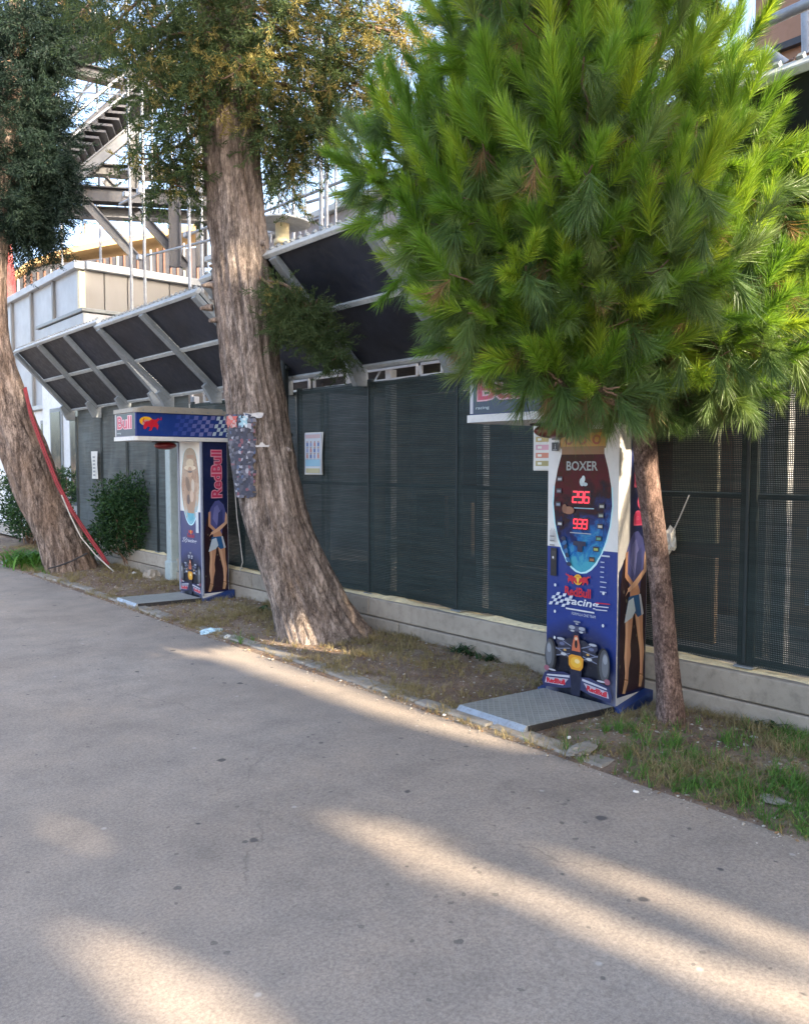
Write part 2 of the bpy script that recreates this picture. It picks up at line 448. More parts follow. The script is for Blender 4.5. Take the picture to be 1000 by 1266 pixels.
def cloth(name, base, op=0.80, cell=0.013):
    """woven shade cloth: a grid of small holes lets the place behind show through"""
    m, nt, b = new_mat(name)
    v = coords(nt)
    sx = N(nt, 'ShaderNodeSeparateXYZ'); nt.links.new(v, sx.inputs[0])
    def wave(o, k, warp):
        t = math_n(nt, 'ADD', math_n(nt, 'MULTIPLY', o, 2 * math.pi / k), warp)
        return math_n(nt, 'SINE', t, 0)
    warp = math_n(nt, 'MULTIPLY', noise_n(nt, v, 1.7, 3), 8.0)
    a = wave(sx.outputs[1], cell, 0.0); c = wave(sx.outputs[2], cell * 1.2, warp)
    hole = math_n(nt, 'MULTIPLY', math_n(nt, 'GREATER_THAN', a, -0.1), math_n(nt, 'GREATER_THAN', c, 0.1))
    streak = noise_n(nt, coords(nt, (1, 0.5, 9)), 3.0, 5, 0.7)
    loose = ramp(nt, streak, [(0.35, 0.35), (0.65, 1.0)])
    hole = math_n(nt, 'MULTIPLY', math_n(nt, 'MULTIPLY', hole, loose), (1 - op) * 4)
    hole = math_n(nt, 'MINIMUM', hole, 0.92)
    band = noise_n(nt, coords(nt, (1, 0.6, 14)), 2.2, 6, 0.7)
    big = noise_n(nt, v, 1.1, 4)
    cc = ramp(nt, band, [(0.35, tuple(x * 0.72 for x in base)), (0.65, tuple(x * 1.35 for x in base))])
    cc = mixc(nt, 0.8, cc, ramp(nt, big, [(0.3, 0.75), (0.7, 1.3)]), 'MULTIPLY')
    nt.links.new(cc, b.inputs['Base Color']); b.inputs['Roughness'].default_value = 0.62
    b.inputs['Specular IOR Level'].default_value = 0.25
    bump(nt, b, math_n(nt, 'ADD', band, math_n(nt, 'MULTIPLY', math_n(nt, 'ADD', a, c), 0.06)), 0.25, 0.01)
    tr = N(nt, 'ShaderNodeBsdfTransparent'); mx = N(nt, 'ShaderNodeMixShader')
    nt.links.new(hole, mx.inputs[0]); nt.links.new(b.outputs[0], mx.inputs[1]); nt.links.new(tr.outputs[0], mx.inputs[2])
    nt.links.new(mx.outputs[0], nt.nodes['Material Output'].inputs[0])
    return m
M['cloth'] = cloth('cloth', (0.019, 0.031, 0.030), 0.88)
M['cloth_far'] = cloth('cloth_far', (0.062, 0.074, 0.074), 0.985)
M['cloth_open'] = cloth('cloth_open', (0.018, 0.028, 0.027), 0.80, 0.0105)
def plate():
    m, nt, b = new_mat('tread_plate')
    v = coords(nt, (1, 1, 1))
    sx = N(nt, 'ShaderNodeSeparateXYZ'); nt.links.new(v, sx.inputs[0])
    k = 2 * math.pi / 0.055
    p = math_n(nt, 'SINE', math_n(nt, 'MULTIPLY', math_n(nt, 'ADD', sx.outputs[0], sx.outputs[1]), k))
    q = math_n(nt, 'SINE', math_n(nt, 'MULTIPLY', math_n(nt, 'SUBTRACT', sx.outputs[0], sx.outputs[1]), k))
    h = math_n(nt, 'MAXIMUM', p, q); h = ramp(nt, math_n(nt, 'MULTIPLY', math_n(nt, 'ADD', h, 1), 0.5), [(0.80, 0.0), (0.95, 1.0)])
    n = noise_n(nt, v, 7, 6, 0.7)
    cc = ramp(nt, n, [(0.3, (0.24, 0.25, 0.23)), (0.7, (0.40, 0.41, 0.37))])
    cc = mixc(nt, math_n(nt, 'MULTIPLY', h, 0.5), cc, (0.46, 0.47, 0.45))
    nt.links.new(cc, b.inputs['Base Color']); b.inputs['Roughness'].default_value = 0.55; b.inputs['Metallic'].default_value = 0.35
    bump(nt, b, h, 0.6, 0.006)
    return m
M['tread_plate'] = plate()
# ================================================================== SETTING
def bump_h(x, y):
    return noise.noise(Vector((x * 1.3, y * 1.3, 0))) * 0.025 + noise.noise(Vector((x * 5, y * 5, 3))) * 0.010
def edge_x(y):
    """the road's ragged right edge"""
    return 3.52 + 0.05 * noise.noise(Vector((y * 0.7, 1.7, 0))) + 0.03 * noise.noise(Vector((y * 3.1, 4.2, 0)))
def verge_z(x, y):
    t = min(1, max(0, (x - 3.5) / 0.35))
    for ya, yb in ((2.9, 3.75), (8.45, 9.3)):
        d = max(ya - y, y - yb, 0)
        if x < 4.72: t *= min(1, 0.10 + d / 0.3)
    return 0.012 + t * (0.035 + bump_h(x, y) + 0.02 * math.sin((x - 3.5) * 2.2))
g = MB(); g.add([(-600, -600, -0.02), (600, -600, -0.02), (600, 900, -0.02), (-600, 900, -0.02)], [[0, 1, 2, 3]])
tag(g.build('ground', M['dirt'], fix=False), kind='structure')
# road: sheet with a ragged edge
ys = [-40 + i * 0.5 for i in range(60)] + [-10 + i * 0.06 for i in range(520)] + [21.2 + i for i in range(100)]
xs = [-14, -8, -4, -2, 0, 1, 2, 2.6, 3.0, 3.3]
vs = []; fs = []
for i, y in enumerate(ys):
    for j, x in enumerate(xs + [None]):
        xx = edge_x(y) if x is None else x
        z = 0.0 if x is not None and x < 3 else -0.004
        z += 0.012 * noise.noise(Vector((xx * 0.5, y * 0.35, 9))) * (1 if -2 < xx < 3.4 else 0.3)
        vs.append((xx, y, z + 0.006))
n = len(xs) + 1
for i in range(len(ys) - 1):
    for j in range(n - 1):
        a = i * n + j
        fs.append([a, a + 1, a + n + 1, a + n])
rd = MB(); rd.add(vs, fs, 0, True)
tag(rd.build('road', M['asphalt'], fix=False), kind='structure')
# verge of bare earth
vs = []; fs = []
ys = [-12 + i * 0.05 for i in range(620)]; xs = [3.38 + i * 0.045 for i in range(29)]
for y in ys:
    for x in xs: vs.append((x, y, verge_z(x, y) - (0.02 if x < 3.45 else 0)))
n = len(xs)
for i in range(len(ys) - 1):
    for j in range(n - 1):
        a = i * n + j; fs.append([a, a + 1, a + n + 1, a + n])
vg = MB(); vg.add(vs, fs, 0, True)
tag(vg.build('verge', M['dirt'], fix=False), kind='structure')
# paved yard behind the fence
yd = MB(); yd.add([(4.96, -20, 0.03), (30, -20, 0.03), (30, 40, 0.03), (4.96, 40, 0.03)], [[0, 1, 2, 3]])
tag(yd.build('yard_paving', M['concrete2'], fix=False), kind='structure')
# hill
vs = []; fs = []
nx, ny = 60, 14
for j in range(ny):
    for i in range(nx):
        az = R(-8 + 95 * i / (nx - 1)); d = 230 + 22 * j
        hgt = (j / (ny - 1)) ** 0.8 * (84 + 26 * math.sin(az * 5 + 1.9) + 14 * noise.noise(Vector((az * 9, 0, 0))) + 8 * noise.noise(Vector((az * 30, j * 0.3, 0))))
        vs.append((math.sin(az) * d, math.cos(az) * d, hgt - 4))
for j in range(ny - 1):
    for i in range(nx - 1):
        a = j * nx + i; fs.append([a, a + 1, a + nx + 1, a + nx])
M['hill'] = mat('hill', (0.20, 0.24, 0.10), 0.95, 0, 0.5, 0.03, 0.6, (0.34, 0.28, 0.17))
hb = MB(); hb.add(vs, fs, 0, True)
tag(hb.build('hill', M['hill'], fix=False), kind='structure')

# ------------------------------------------------------------------ concrete kerb wall under the fence
WX = 4.66
root = empty('concrete_wall', (WX, 5, 0), 'low weathered concrete block wall along the foot of the green mesh fence', 'wall')
O = Vector((WX, 5, 0))
y = -3.0; k = 0
while y < 14.0:
    L = 2.1 + 0.3 * math.sin(k * 2.3)
    for z0, z1, dx in ((-0.03, 0.165, 0.0), (0.172, 0.338, 0.012)):
        off = 0.0 if z0 < 0 else 0.45
        b = MB(O)
        jx = random.uniform(-0.006, 0.006)
        b.box((WX + 0.15 + dx + jx, y + off + L / 2, (z0 + z1) / 2), (0.30, L - 0.006, z1 - z0), m=0, ch=0.009)
        b.build('block', M['concrete'] if (k + (z0 < 0)) % 3 else M['concrete2'], root)
    y += L; k += 1
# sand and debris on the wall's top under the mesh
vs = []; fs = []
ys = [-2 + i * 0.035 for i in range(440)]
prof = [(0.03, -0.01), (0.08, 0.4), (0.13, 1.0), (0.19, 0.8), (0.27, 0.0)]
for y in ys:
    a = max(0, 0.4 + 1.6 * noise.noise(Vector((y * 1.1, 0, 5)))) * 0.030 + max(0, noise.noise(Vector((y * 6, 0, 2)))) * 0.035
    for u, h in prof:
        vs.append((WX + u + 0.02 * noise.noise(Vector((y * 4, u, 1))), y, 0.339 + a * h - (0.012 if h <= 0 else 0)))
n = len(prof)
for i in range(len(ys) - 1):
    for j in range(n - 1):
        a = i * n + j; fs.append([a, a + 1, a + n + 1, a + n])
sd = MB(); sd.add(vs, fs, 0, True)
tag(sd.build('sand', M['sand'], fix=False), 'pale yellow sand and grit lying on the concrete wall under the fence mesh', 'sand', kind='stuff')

# ------------------------------------------------------------------ mesh fence
FX = 4.78
root = empty('mesh_fence', (FX, 5, 0.34), 'dark green shade cloth fence on steel posts behind the boxing machines', 'fence')
O = Vector((FX, 5, 0.34))
posts = [-2.5, -1.3, -0.1, 1.12, 2.36, 3.62, 4.88, 6.08, 7.3, 8.55, 9.8]
def mesh_panel(y0, y1, z0, z1, m, x=FX, seed=0):
    b = MB(O); ny, nz = 26, 30; vs = []; fs = []
    for j in range(nz + 1):
        for i in range(ny + 1):
            t = i / ny; u = j / nz
            y = y0 + (y1 - y0) * t
            z = z0 + (z1 - z0) * u
            if j == 0: z += 0.02 * noise.noise(Vector((y * 4, seed, 0))) + 0.01 * math.sin(t * 3.14)
            if j == nz: z += 0.012 * noise.noise(Vector((y * 5, seed, 7)))
            w_ = math.sin(t * math.pi) * (1 if 0 < t < 1 else 0)
            dx = 0.036 * w_ * noise.noise(Vector((y * 2.2, z * 1.4, seed))) + 0.016 * w_ * noise.noise(Vector((y * 7, z * 5, seed + 9))) - 0.012 * w_
            vs.append((x + dx, y, z))
    for j in range(nz):
        for i in range(ny):
            a = j * (ny + 1) + i; fs.append([a, a + 1, a + ny + 2, a + ny + 1])
    b.add(vs, fs, 0, True)
    return b.build('mesh_panel', m, root, fix=False)
for i in range(len(posts) - 1):
    zt = 2.37 + 0.012 * math.sin(i * 2.1)
    mesh_panel(posts[i] + 0.003, posts[i + 1] - 0.003, 0.362, zt, M['cloth_open'] if posts[i] < 3.5 else M['cloth'], FX, i * 3.7)
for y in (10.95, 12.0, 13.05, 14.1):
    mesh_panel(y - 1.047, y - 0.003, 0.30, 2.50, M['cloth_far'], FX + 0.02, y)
for i, y in enumerate(posts + [10.9, 11.97, 13.0, 14.15]):
    b = MB(O); wpost = 0.085 if abs(y - 2.36) < 0.1 else 0.045
    b.box((FX + 0.027, y, 1.37), (0.036, wpost + 0.02, 2.06), ch=0.004)
    b.build('post', M['fence_frame'], root)
    b = MB(O); b.box((FX - 0.004, y, 1.37 if y < 10 else 1.40), (0.006, 0.020, 1.99 if y < 10 else 2.16), ch=0.001)
    b.build('hem_strip', M['fence_frame'], root)
    b = MB(O); b.box((FX + 0.04, y, 0.352), (0.12, 0.12, 0.012), ch=0.002)
    b.build('base_plate', M['grey_steel'], root)
for i in range(len(posts) - 1):
    for z in (0.385, 1.40, 2.35):
        b = MB(O); b.tube([(FX + 0.04, posts[i] + 0.03, z), (FX + 0.04, posts[i + 1] - 0.03, z)], 0.019, 8)
        b.build('rail', M['fence_frame'], root)

# things seen through and over the fence: pale posts carrying the awning
root = empty('post_row_frame', (5.0, 5, 0), 'pale square posts and beam standing right behind the mesh fence', 'frame')
O = Vector((5.0, 5, 0))
for y in (2.24, 4.78, 6.0, 8.5, 10.1):
    b = MB(O); b.box((4.99, y, 1.27), (0.08, 0.085, 2.45), ch=0.006); b.build('post', M['white_paint'], root)
for y0, y1 in ((1.0, 4.7), (4.86, 9.0)):
    b = MB(O); b.box((4.99, (y0 + y1) / 2, 2.56), (0.08, y1 - y0, 0.07), ch=0.006); b.build('beam', M['rib_light'], root)
# the strip of little frames between fence and awning
for i, (y0, y1) in enumerate([(7.2, 6.62), (6.58, 6.35), (6.30, 5.55), (5.5, 5.22), (5.18, 4.86), (4.7, 4.1), (4.05, 3.4), (3.35, 2.8), (2.7, 2.32), (2.28, 1.5), (8.4, 7.3), (9.7, 8.6)]):
    r2 = empty('strip_window', (4.93, (y0 + y1) / 2, 2.45), None, 'window', 'small frames above the fence')
    lab = ['small open frame above the fence, just right of the big trunk', 'narrow white frame above the fence with a slanting stay', 'white frame above the fence left of the grey bracket',
           'wide white frame above the fence right of the grey bracket', 'small white frame above the fence nearest the blue arm sign', 'white frame above the fence behind the arm sign',
           'white frame above the fence behind the pine crown', 'white frame above the fence over the standing boxing machine', 'narrow frame above the fence behind the pine trunk',
           'white frame above the fence at the right edge of the photo', 'frame above the fence hidden partly by the big trunk', 'frame above the fence over the far boxing machine'][i]
    r2['label'] = lab
    oo = Vector(r2.location)
    for a, c in (((4.93, y0, 2.395), (4.93, y1, 2.395)), ((4.93, y0, 2.50), (4.93, y1, 2.50))):
        b = MB(oo); b.bar(a, c, 0.022, 0.022); b.build('frame_rail', M['white_paint'], r2)
    for yy in (y0, y1):
        b = MB(oo); b.bar((4.93, yy, 2.406), (4.93, yy, 2.489), 0.024, 0.024); b.build('frame_stile', M['white_paint'], r2)
    if i in (1, 2):
        b = MB(oo); b.bar((4.95, y0 - 0.1, 2.40), (4.95, y0 - 0.2, 2.50), 0.014, 0.014); b.build('stay', M['white_paint'], r2)

# ------------------------------------------------------------------ propped-up awnings
def awning(name_label, y0, y1, ribs, X1, Z1, skip=None):
    X0, Z0 = 4.74, 2.50
    root = empty('awning', (X0, (y0 + y1) / 2, Z0), name_label, 'awning', 'dark awnings propped over the fence')
    O = Vector(root.location)
    sl = Vector((X1 - X0, 0, Z1 - Z0)); L = sl.length; s = sl.normalized()
    nrm = Vector((s.z, 0, -s.x))
    if nrm.z > 0: nrm = -nrm            # underside, towards the road
    def P(u, y, d=0.0): return Vector((X0, y, Z0)) + s * (L * u) + nrm * d
    rib_y = sorted(ribs)
    for a, c in zip(rib_y[:-1], rib_y[1:]):
        for u0, u1 in ((0.03, 0.50), (0.53, 0.985)):
            b = MB(O); dd = random.uniform(-0.004, 0.004)
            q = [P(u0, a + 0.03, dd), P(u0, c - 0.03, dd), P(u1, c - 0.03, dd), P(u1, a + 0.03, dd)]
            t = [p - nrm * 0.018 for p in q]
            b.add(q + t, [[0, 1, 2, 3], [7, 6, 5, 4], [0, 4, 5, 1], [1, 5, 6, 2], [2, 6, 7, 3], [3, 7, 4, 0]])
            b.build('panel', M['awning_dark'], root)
        for u, w_, m in ((0.015, 0.04, 'rib_light'), (0.515, 0.05, 'rib_light')):
            b = MB(O); b.bar(P(u, a + 0.028, 0.0), P(u, c - 0.028, 0.0), w_, 0.05, up=nrm, ch=0.004); b.build('batten', M[m], root)
    for y in rib_y:
        b = MB(O); b.bar(P(0.0, y, 0.035), P(0.985, y, 0.035), 0.055, 0.10, up=(0, 1, 0), ch=0.005)
        b.build('rib', M['rib_grey'], root)
        b = MB(O)
        e = P(0.13, y, 0.085)
        b.prism([(X0 + 0.03, 2.33), (X0 + 0.03, 2.52), (e.x + 0.09, e.z + 0.10), (e.x - 0.03, e.z - 0.02), (X0 - 0.13, 2.40), (X0 - 0.09, 2.33)], 1, y - 0.034, y + 0.034)
        b.build('bracket', M['rib_grey'], root)
    b = MB(O); b.bar(P(1.0, y0 - 0.03, -0.005), P(1.0, y1 + 0.03, -0.005), 0.045, 0.075, up=nrm, ch=0.006); b.build('edge_beam', M['rib_light'], root)
    # corrugated top seen edge-on
    b = MB(O)
    for k in range(int((y1 - y0) / 0.11)):
        yy = y0 + 0.05 + k * 0.11
        b.bar(P(0.02, yy, -0.045), P(1.03, yy, -0.045), 0.035, 0.03, up=(0, 1, 0))
    b.build('corrugation', M['rib_grey'], root)
    return root
awning('dark panelled awning propped up over the far left end of the fence', 10.55, 14.2, [10.58, 11.75, 12.95, 14.17], 3.87, 3.42)
awning('dark awning between the far boxing machine and the big trunk', 7.62, 10.35, [7.66, 8.98, 10.3], 3.80, 3.33)
awning('dark awning right of the big trunk with hanging cypress twig', 4.7, 7.45, [4.86, 6.12, 7.4], 3.78, 3.42)
awning('dark awning at the upper right behind the pine crown', 1.45, 4.55, [1.5, 2.5, 3.5, 4.5], 3.87, 3.42)

# ------------------------------------------------------------------ the place behind
# two-storey cabin, left background
cx, cy = 5.9, 17.2
zt = atY(95, 322, cy).z
cx = atY(97, 322, cy).x
root = empty('site_cabin', (cx, cy, 0), 'two storey pale grey site cabin behind the left awning', 'building')
O = Vector(root.location)
x1, y1 = cx + 5.2, cy + 9
def wall_y(name, xa, xb, ya, za, zb, m, t=0.10):
    b = MB(O); b.box(((xa + xb) / 2, ya + t / 2, (za + zb) / 2), (xb - xa, t, zb - za), ch=0.006); return b.build(name, m, root)
def wall_x(name, ya, yb, xa, za, zb, m, t=0.10):
    b = MB(O); b.box((xa + t / 2, (ya + yb) / 2, (za + zb) / 2), (t, yb - ya, zb - za), ch=0.006); return b.build(name, m, root)
xx = cx + 0.12; k = 0
for wd in (0.42, 0.5, 0.95, 1.0, 1.0, 1.15):
    wall_y('wall_panel', xx, xx + wd - 0.02, cy + 0.02, 2.9, zt - 0.14, M['cabin_grey']); xx += wd
wall_y('wall_panel', cx + 0.12, x1, cy + 0.02, 0, 2.88, M['cabin_grey'])
yy = cy + 0.12
for wd in (1.5, 1.6, 1.6, 1.6, 1.6):
    wall_x('wall_panel', yy, yy + wd - 0.06, cx + 0.02, 2.95, zt - 0.14, M['cabin_white'])
    b = MB(O); b.box((cx + 0.03, yy + wd - 0.03, (zt + 2.9) / 2), (0.14, 0.10, zt - 2.9 - 0.1)); b.build('mullion', M['cabin_grey'], root)
    w1 = wall_x('wall_panel', yy, yy + wd - 0.03, cx + 0.02, 0, 2.84, M['white_paint'])
    yy += wd
for k, ya in enumerate((cy + 0.35, cy + 1.9)):
    f = MB(O); f.box((cx - 0.005, ya + 0.4, 1.75), (0.05, 0.8, 1.7), ch=0.01); f = f.build('window', M['rib_grey'], root)
    b = MB(O); b.box((cx - 0.012, ya + 0.4, 1.75), (0.05, 0.66, 1.55)); b.build('pane', M['glass_dark'], f)
for z, h in ((zt - 0.07, 0.16), (2.9, 0.10)):
    b = MB(O); b.box((cx + 0.02, (cy + y1) / 2, z), (0.22, y1 - cy, h), ch=0.01); b.build('fascia', M['cabin_white'] if z > 4 else M['rib_light'], root)
    b = MB(O); b.box(((cx + x1) / 2 + 0.14, cy - 0.0, z), (x1 - cx, 0.18, h), ch=0.01); b.build('fascia', M['rib_light'], root)
b = MB(O); b.box((cx + 0.06, cy + 0.05, zt / 2 - 0.1), (0.13, 0.13, zt - 0.2), ch=0.01); b.build('corner_post', M['cream'], root)
b = MB(O); b.box(((cx + x1) / 2 + 0.1, (cy + y1) / 2 + 0.1, zt - 0.05), (x1 - cx - 0.1, y1 - cy - 0.1, 0.06)); b.build('roof', M['cabin_grey'], root)
b = MB(O)
b.bar((cx + 1.2, cy - 0.02, zt - 1.0), (cx + 5.0, cy - 0.02, zt - 1.05), 0.03, 0.03); b.build('pipe', M['grey_steel'], root)
# flat roofed kiosk in front of it
c = atX(105, 383, 5.3)
root = empty('kiosk', (5.3, c.y, 0), 'flat roofed pale kiosk whose top shows over the left awning', 'kiosk')
O = Vector(root.location)
b = MB(O); b.box((5.3 + 1.0, c.y + 1.3, c.z / 2), (2.0, 2.6, c.z - 0.1), ch=0.01); b.build('body', M['white_paint'], root)
b = MB(O); b.box((5.3 + 0.985, c.y + 1.3, c.z - 0.32), (2.06, 2.66, 0.54), ch=0.01); b.build('band', M['cabin_white'], root)
for k in range(2):
    f = MB(O); f.box((5.30, c.y + 0.55 + 1.15 * k, 1.75), (0.06, 0.72, 1.9), ch=0.01); f = f.build('window', M['rib_grey'], root)
    b = MB(O); b.box((5.29, c.y + 0.55 + 1.15 * k, 1.75), (0.06, 0.56, 1.74)); b.build('pane', M['glass_dark'], f)
b = MB(O); b.box((5.3 + 0.98, c.y + 1.3, c.z), (2.12, 2.72, 0.07), ch=0.01); b.build('roof', M['grey_steel'], root)

# steel stair tower
P0 = atF(170, 250, 18.5); AX = Vector((math.sin(R(118.2)), math.cos(R(118.2)), 0)); NN = Vector((-AX.y, AX.x, 0))
def onS(px, py, back=0.0):
    r = ray(px, py); p = P0 + NN * back
    t = (p - CAM).dot(NN) / r.dot(NN)
    return CAM + r * t
root = empty('steel_stair_tower', (P0.x, P0.y, zt), 'grey steel stair tower with beams and braces above the cabin roof', 'tower')
O = Vector(root.location)
def sbar(name, a, c, wd, m='tower_grey', depth=0.25, back=0.0, flange=True):
    A = onS(*a, back); B = onS(*c, back); b = MB(O)
    b.bar(A, B, wd if not flange else wd * 0.9, depth * (0.4 if flange else 1), up=NN)
    if flange:
        z = (B - A).normalized(); side = z.cross(NN).normalized() * wd * 0.5
        for sg in (-1, 1): b.bar(A + side * sg, B + side * sg, 0.03, depth, up=NN)
    return b.build(name, M[m], root)
sbar('beam', (70, 238), (300, 251), 0.30, 'dark_steel', 0.3)
sbar('beam', (70, 261), (300, 271), 0.20, 'tower_grey', 0.3, 0.3)
sbar('beam', (72, 206), (300, 224), 0.22, 'tower_grey', 0.3, 1.2)
sbar('beam', (70, 80), (152, 100), 0.26, 'dark_steel', 0.3, 1.2)
sbar('column', (216, 250), (217, 330), 0.24, 'dark_steel', 0.25, -0.1)
sbar('column', (247, 60), (250, 330), 0.24, 'dark_steel', 0.25, 0.5)
sbar('column', (167, 90), (166, 262), 0.16, 'tower_grey', 0.2, 0.8)
sbar('brace', (100, 243), (168, 318), 0.17, 'tower_grey', 0.18, 0.0)
sbar('brace', (171, 262), (232, 330), 0.17, 'dark_steel', 0.18, 0.0)
sbar('brace', (130, 222), (158, 252), 0.15, 'tower_grey', 0.18, 0.6)
sbar('brace', (196, 200), (250, 250), 0.15, 'dark_steel', 0.18, 0.8)
sbar('stair_string', (82, 229), (175, 152), 0.20, 'tower_light', 0.1, -0.5)
sbar('stair_string', (82, 222), (170, 140), 0.16, 'tower_grey', 0.1, 0.9)
# stair flight: sheet with treads under
A0, A1 = onS(90, 205, 0.2), onS(210, 95, 0.2)
fl = MB(O)
for k in range(16):
    t = k / 15
    p = A0.lerp(A1, t)
    fl.box(p, (0.46, 1.3, 0.05), Matrix.Rotation(-R(118.2 - 90), 3, 'Z'))
    fl.bar(p + Vector((0, 0, 0.1)) - NN * 0.0 - AX * 0.22, p + Vector((0, 0, -0.14)) - AX * 0.22, 1.3, 0.02, up=AX)
tag(fl.build('treads', M['dark_steel'], root), kind=None)
sbar('stair_sheet', (86, 192), (196, 96), 0.62, 'dark_steel', 0.05, 0.95, False)
sbar('handrail', (80, 150), (190, 62), 0.05, 'galvanised', 0.05, -0.5, False)
sbar('handrail', (85, 172), (190, 88), 0.04, 'galvanised', 0.04, -0.5, False)
sbar('landing_roof', (74, 62), (138, 40), 0.55, 'dark_steel', 0.9, 0.9, False)
sbar('beam', (205, 150), (330, 165), 0.24, 'dark_steel', 0.3, 1.5)
sbar('beam', (150, 105), (330, 120), 0.2, 'dark_steel', 0.3, 1.8)
# scaffold tubes
root = empty('scaffolding', (6.4, 9.5, 0), 'thin galvanised scaffolding tubes rising behind the awnings', 'scaffold')
O = Vector(root.location)
def stube(a, c, X, r=0.024, name='tube', X2=None):
    b = MB(O); b.tube([atX(*a, X), atX(*c, X2 or X)], r, 8); return b.build(name, M['galvanised'], root)
for px, ya, yb, X in ((155.5, -20, 385, 5.7), (172.5, -20, 382, 5.9), (230.5, 60, 372, 5.8), (117, -20, 195, 7.4), (395.5, 20, 310, 6.0), (402.5, 60, 308, 6.2), (70, 40, 175, 8.5), (247, 120, 360, 7.5), (362, 130, 330, 7.3)):
    top = atX(px, ya, X); b = MB(O)
    b.tube([(top.x, top.y, 0.03), tuple(top)], 0.028 if px not in (117, 70) else 0.03, 8); b.build('standard', M['galvanised'], root)
for a, c, X in (((148, 252), (176, 238), 5.8), ((172, 318), (262, 296), 6.0), ((228, 292), (262, 278), 6.0), ((325, 228), (404, 190), 6.2), ((325, 262), (432, 220), 6.4),
                ((62, 120), (118, 42), 7.6), ((62, 150), (172, 50), 7.8), ((118, 85), (75, 165), 7.7), ((70, 112), (178, 118), 7.5), ((328, 215), (356, 262), 6.6), ((375, 175), (440, 205), 7.0), ((330, 175), (420, 140), 6.6), ((150, 210), (176, 206), 5.8), ((380, 250), (440, 232), 6.4), ((170, 60), (240, 20), 7.2), ((205, 66), (206, 190), 7.0)):
    stube(a, c, X, 0.022, 'ledger')
for a, c, X in (((60, 95), (150, 12), 7.9), ((95, 30), (95, 190), 7.9), ((135, 10), (135, 200), 8.1), ((80, 60), (180, 64), 7.9), ((60, 190), (150, 110), 7.8), ((188, -10), (188, 250), 7.7), ((205, -10), (214, 250), 7.9), ((175, 95), (262, 175), 7.4), ((176, 165), (262, 95), 7.4), ((176, 205), (255, 205), 7.4),
                ((335, 60), (335, 300), 8.0), ((345, 120), (345, 290), 7.6), ((378, 90), (378, 300), 7.8), ((415, 120), (415, 300), 7.4), ((325, 150), (430, 160), 7.8), ((325, 200), (440, 206), 7.6), ((330, 240), (400, 120), 7.8), ((345, 130), (420, 250), 7.7), ((325, 290), (400, 268), 6.3), ((62, 175), (262, 182), 7.6), ((62, 25), (240, 30), 8.2), ((105, 20), (60, 100), 8.0), ((150, -10), (80, 110), 8.2), ((180, 40), (120, 190), 8.0), ((145, 120), (145, 300), 7.9), ((196, 150), (262, 215), 7.2), ((262, 130), (190, 240), 7.2), ((110, 262), (150, 225), 7.6), ((325, 180), (372, 290), 7.4), ((368, 200), (330, 280), 7.4), ((385, 110), (445, 195), 7.6)):
    stube(a, c, X, 0.018, 'brace')
for px, py, X in ((155.5, 240, 5.7), (172.5, 236, 5.9), (230.5, 208, 5.8), (230.5, 290, 5.8), (395.5, 190, 6.0), (172.5, 318, 5.9), (155.5, 120, 5.7)):
    p = atX(px, py, X); b = MB(O); b.box(p, (0.09, 0.09, 0.10), ch=0.015); b.build('coupler', M['galvanised'], root)
p = atX(116, 190, 7.4)

# tubes and boards at upper right
root = empty('overhead_frame', (6.5, 2.5, 0), 'brown soffit board and galvanised tubes above the right awning', 'structure')
O = Vector(root.location)
a = atX(925, 112, 6.3); c2 = atX(1040, 112, 6.3)
yA, yB = a.y, c2.y - 0.6
b = MB(O); b.box((6.42, (yA + yB) / 2, a.z + 0.62), (0.1, yA - yB, 1.25), ch=0.01); b.build('soffit_board', M['soffit'], root)
b = MB(O); b.box((6.33, (yA + yB) / 2, a.z + 0.25), (0.05, yA - yB, 0.05)); b.build('trim', M['dark_steel'], root)
for q, r_, X in (((952, 25), (1012, -2), 5.2), ((944, 62), (1012, 110), 4.8), ((866, -5), (884, 26), 5.0), ((996, -20), (998, 70), 5.6)):
    b = MB(O); b.tube([atX(*q, X), atX(*r_, X)], 0.035, 10); b.build('tube', M['galvanised'], root)
p = atX(992, 97, 4.8)
b = MB(O); b.box(p, (0.09, 0.09, 0.09), ch=0.02); b.build('coupler', M['galvanised'], root)
for yy in (yA - 0.1, yB + 0.3):
    b = MB(O); b.box((6.5, yy, (a.z + 1.2) / 2), (0.12, 0.12, a.z + 1.2)); b.build('post', M['grey_steel'], root)

# clad block behind the awning, right of the big trunk
q0 = atX(330, 300, 9.0); q1 = atX(470, 300, 9.0)
root = empty('clad_building', (9, 12, 0), 'grey lilac clad building behind the awning beside the big trunk', 'building')
O = Vector(root.location)
M['clad'] = mat('clad', (0.30, 0.27, 0.27), 0.7, 0, 0.15, 1, 0.3)
for k in range(7):
    yy = q1.y - 1.5 + k * 1.15
    b = MB(O); b.box((9.0, yy, 3.1), (0.15, 1.13, 6.2), ch=0.01); b.build('wall_panel', M['clad'], root)
for zz in (3.4, 5.4):
    b = MB(O); b.box((8.86, q1.y + 2, zz), (0.12, 8, 0.14), ch=0.01); b.build('rail', M['rib_light'], root)
b = MB(O); b.box((9.0, q1.y + 2, 6.27), (0.4, 8.3, 0.12), ch=0.01); b.build('parapet', M['rib_light'], root)
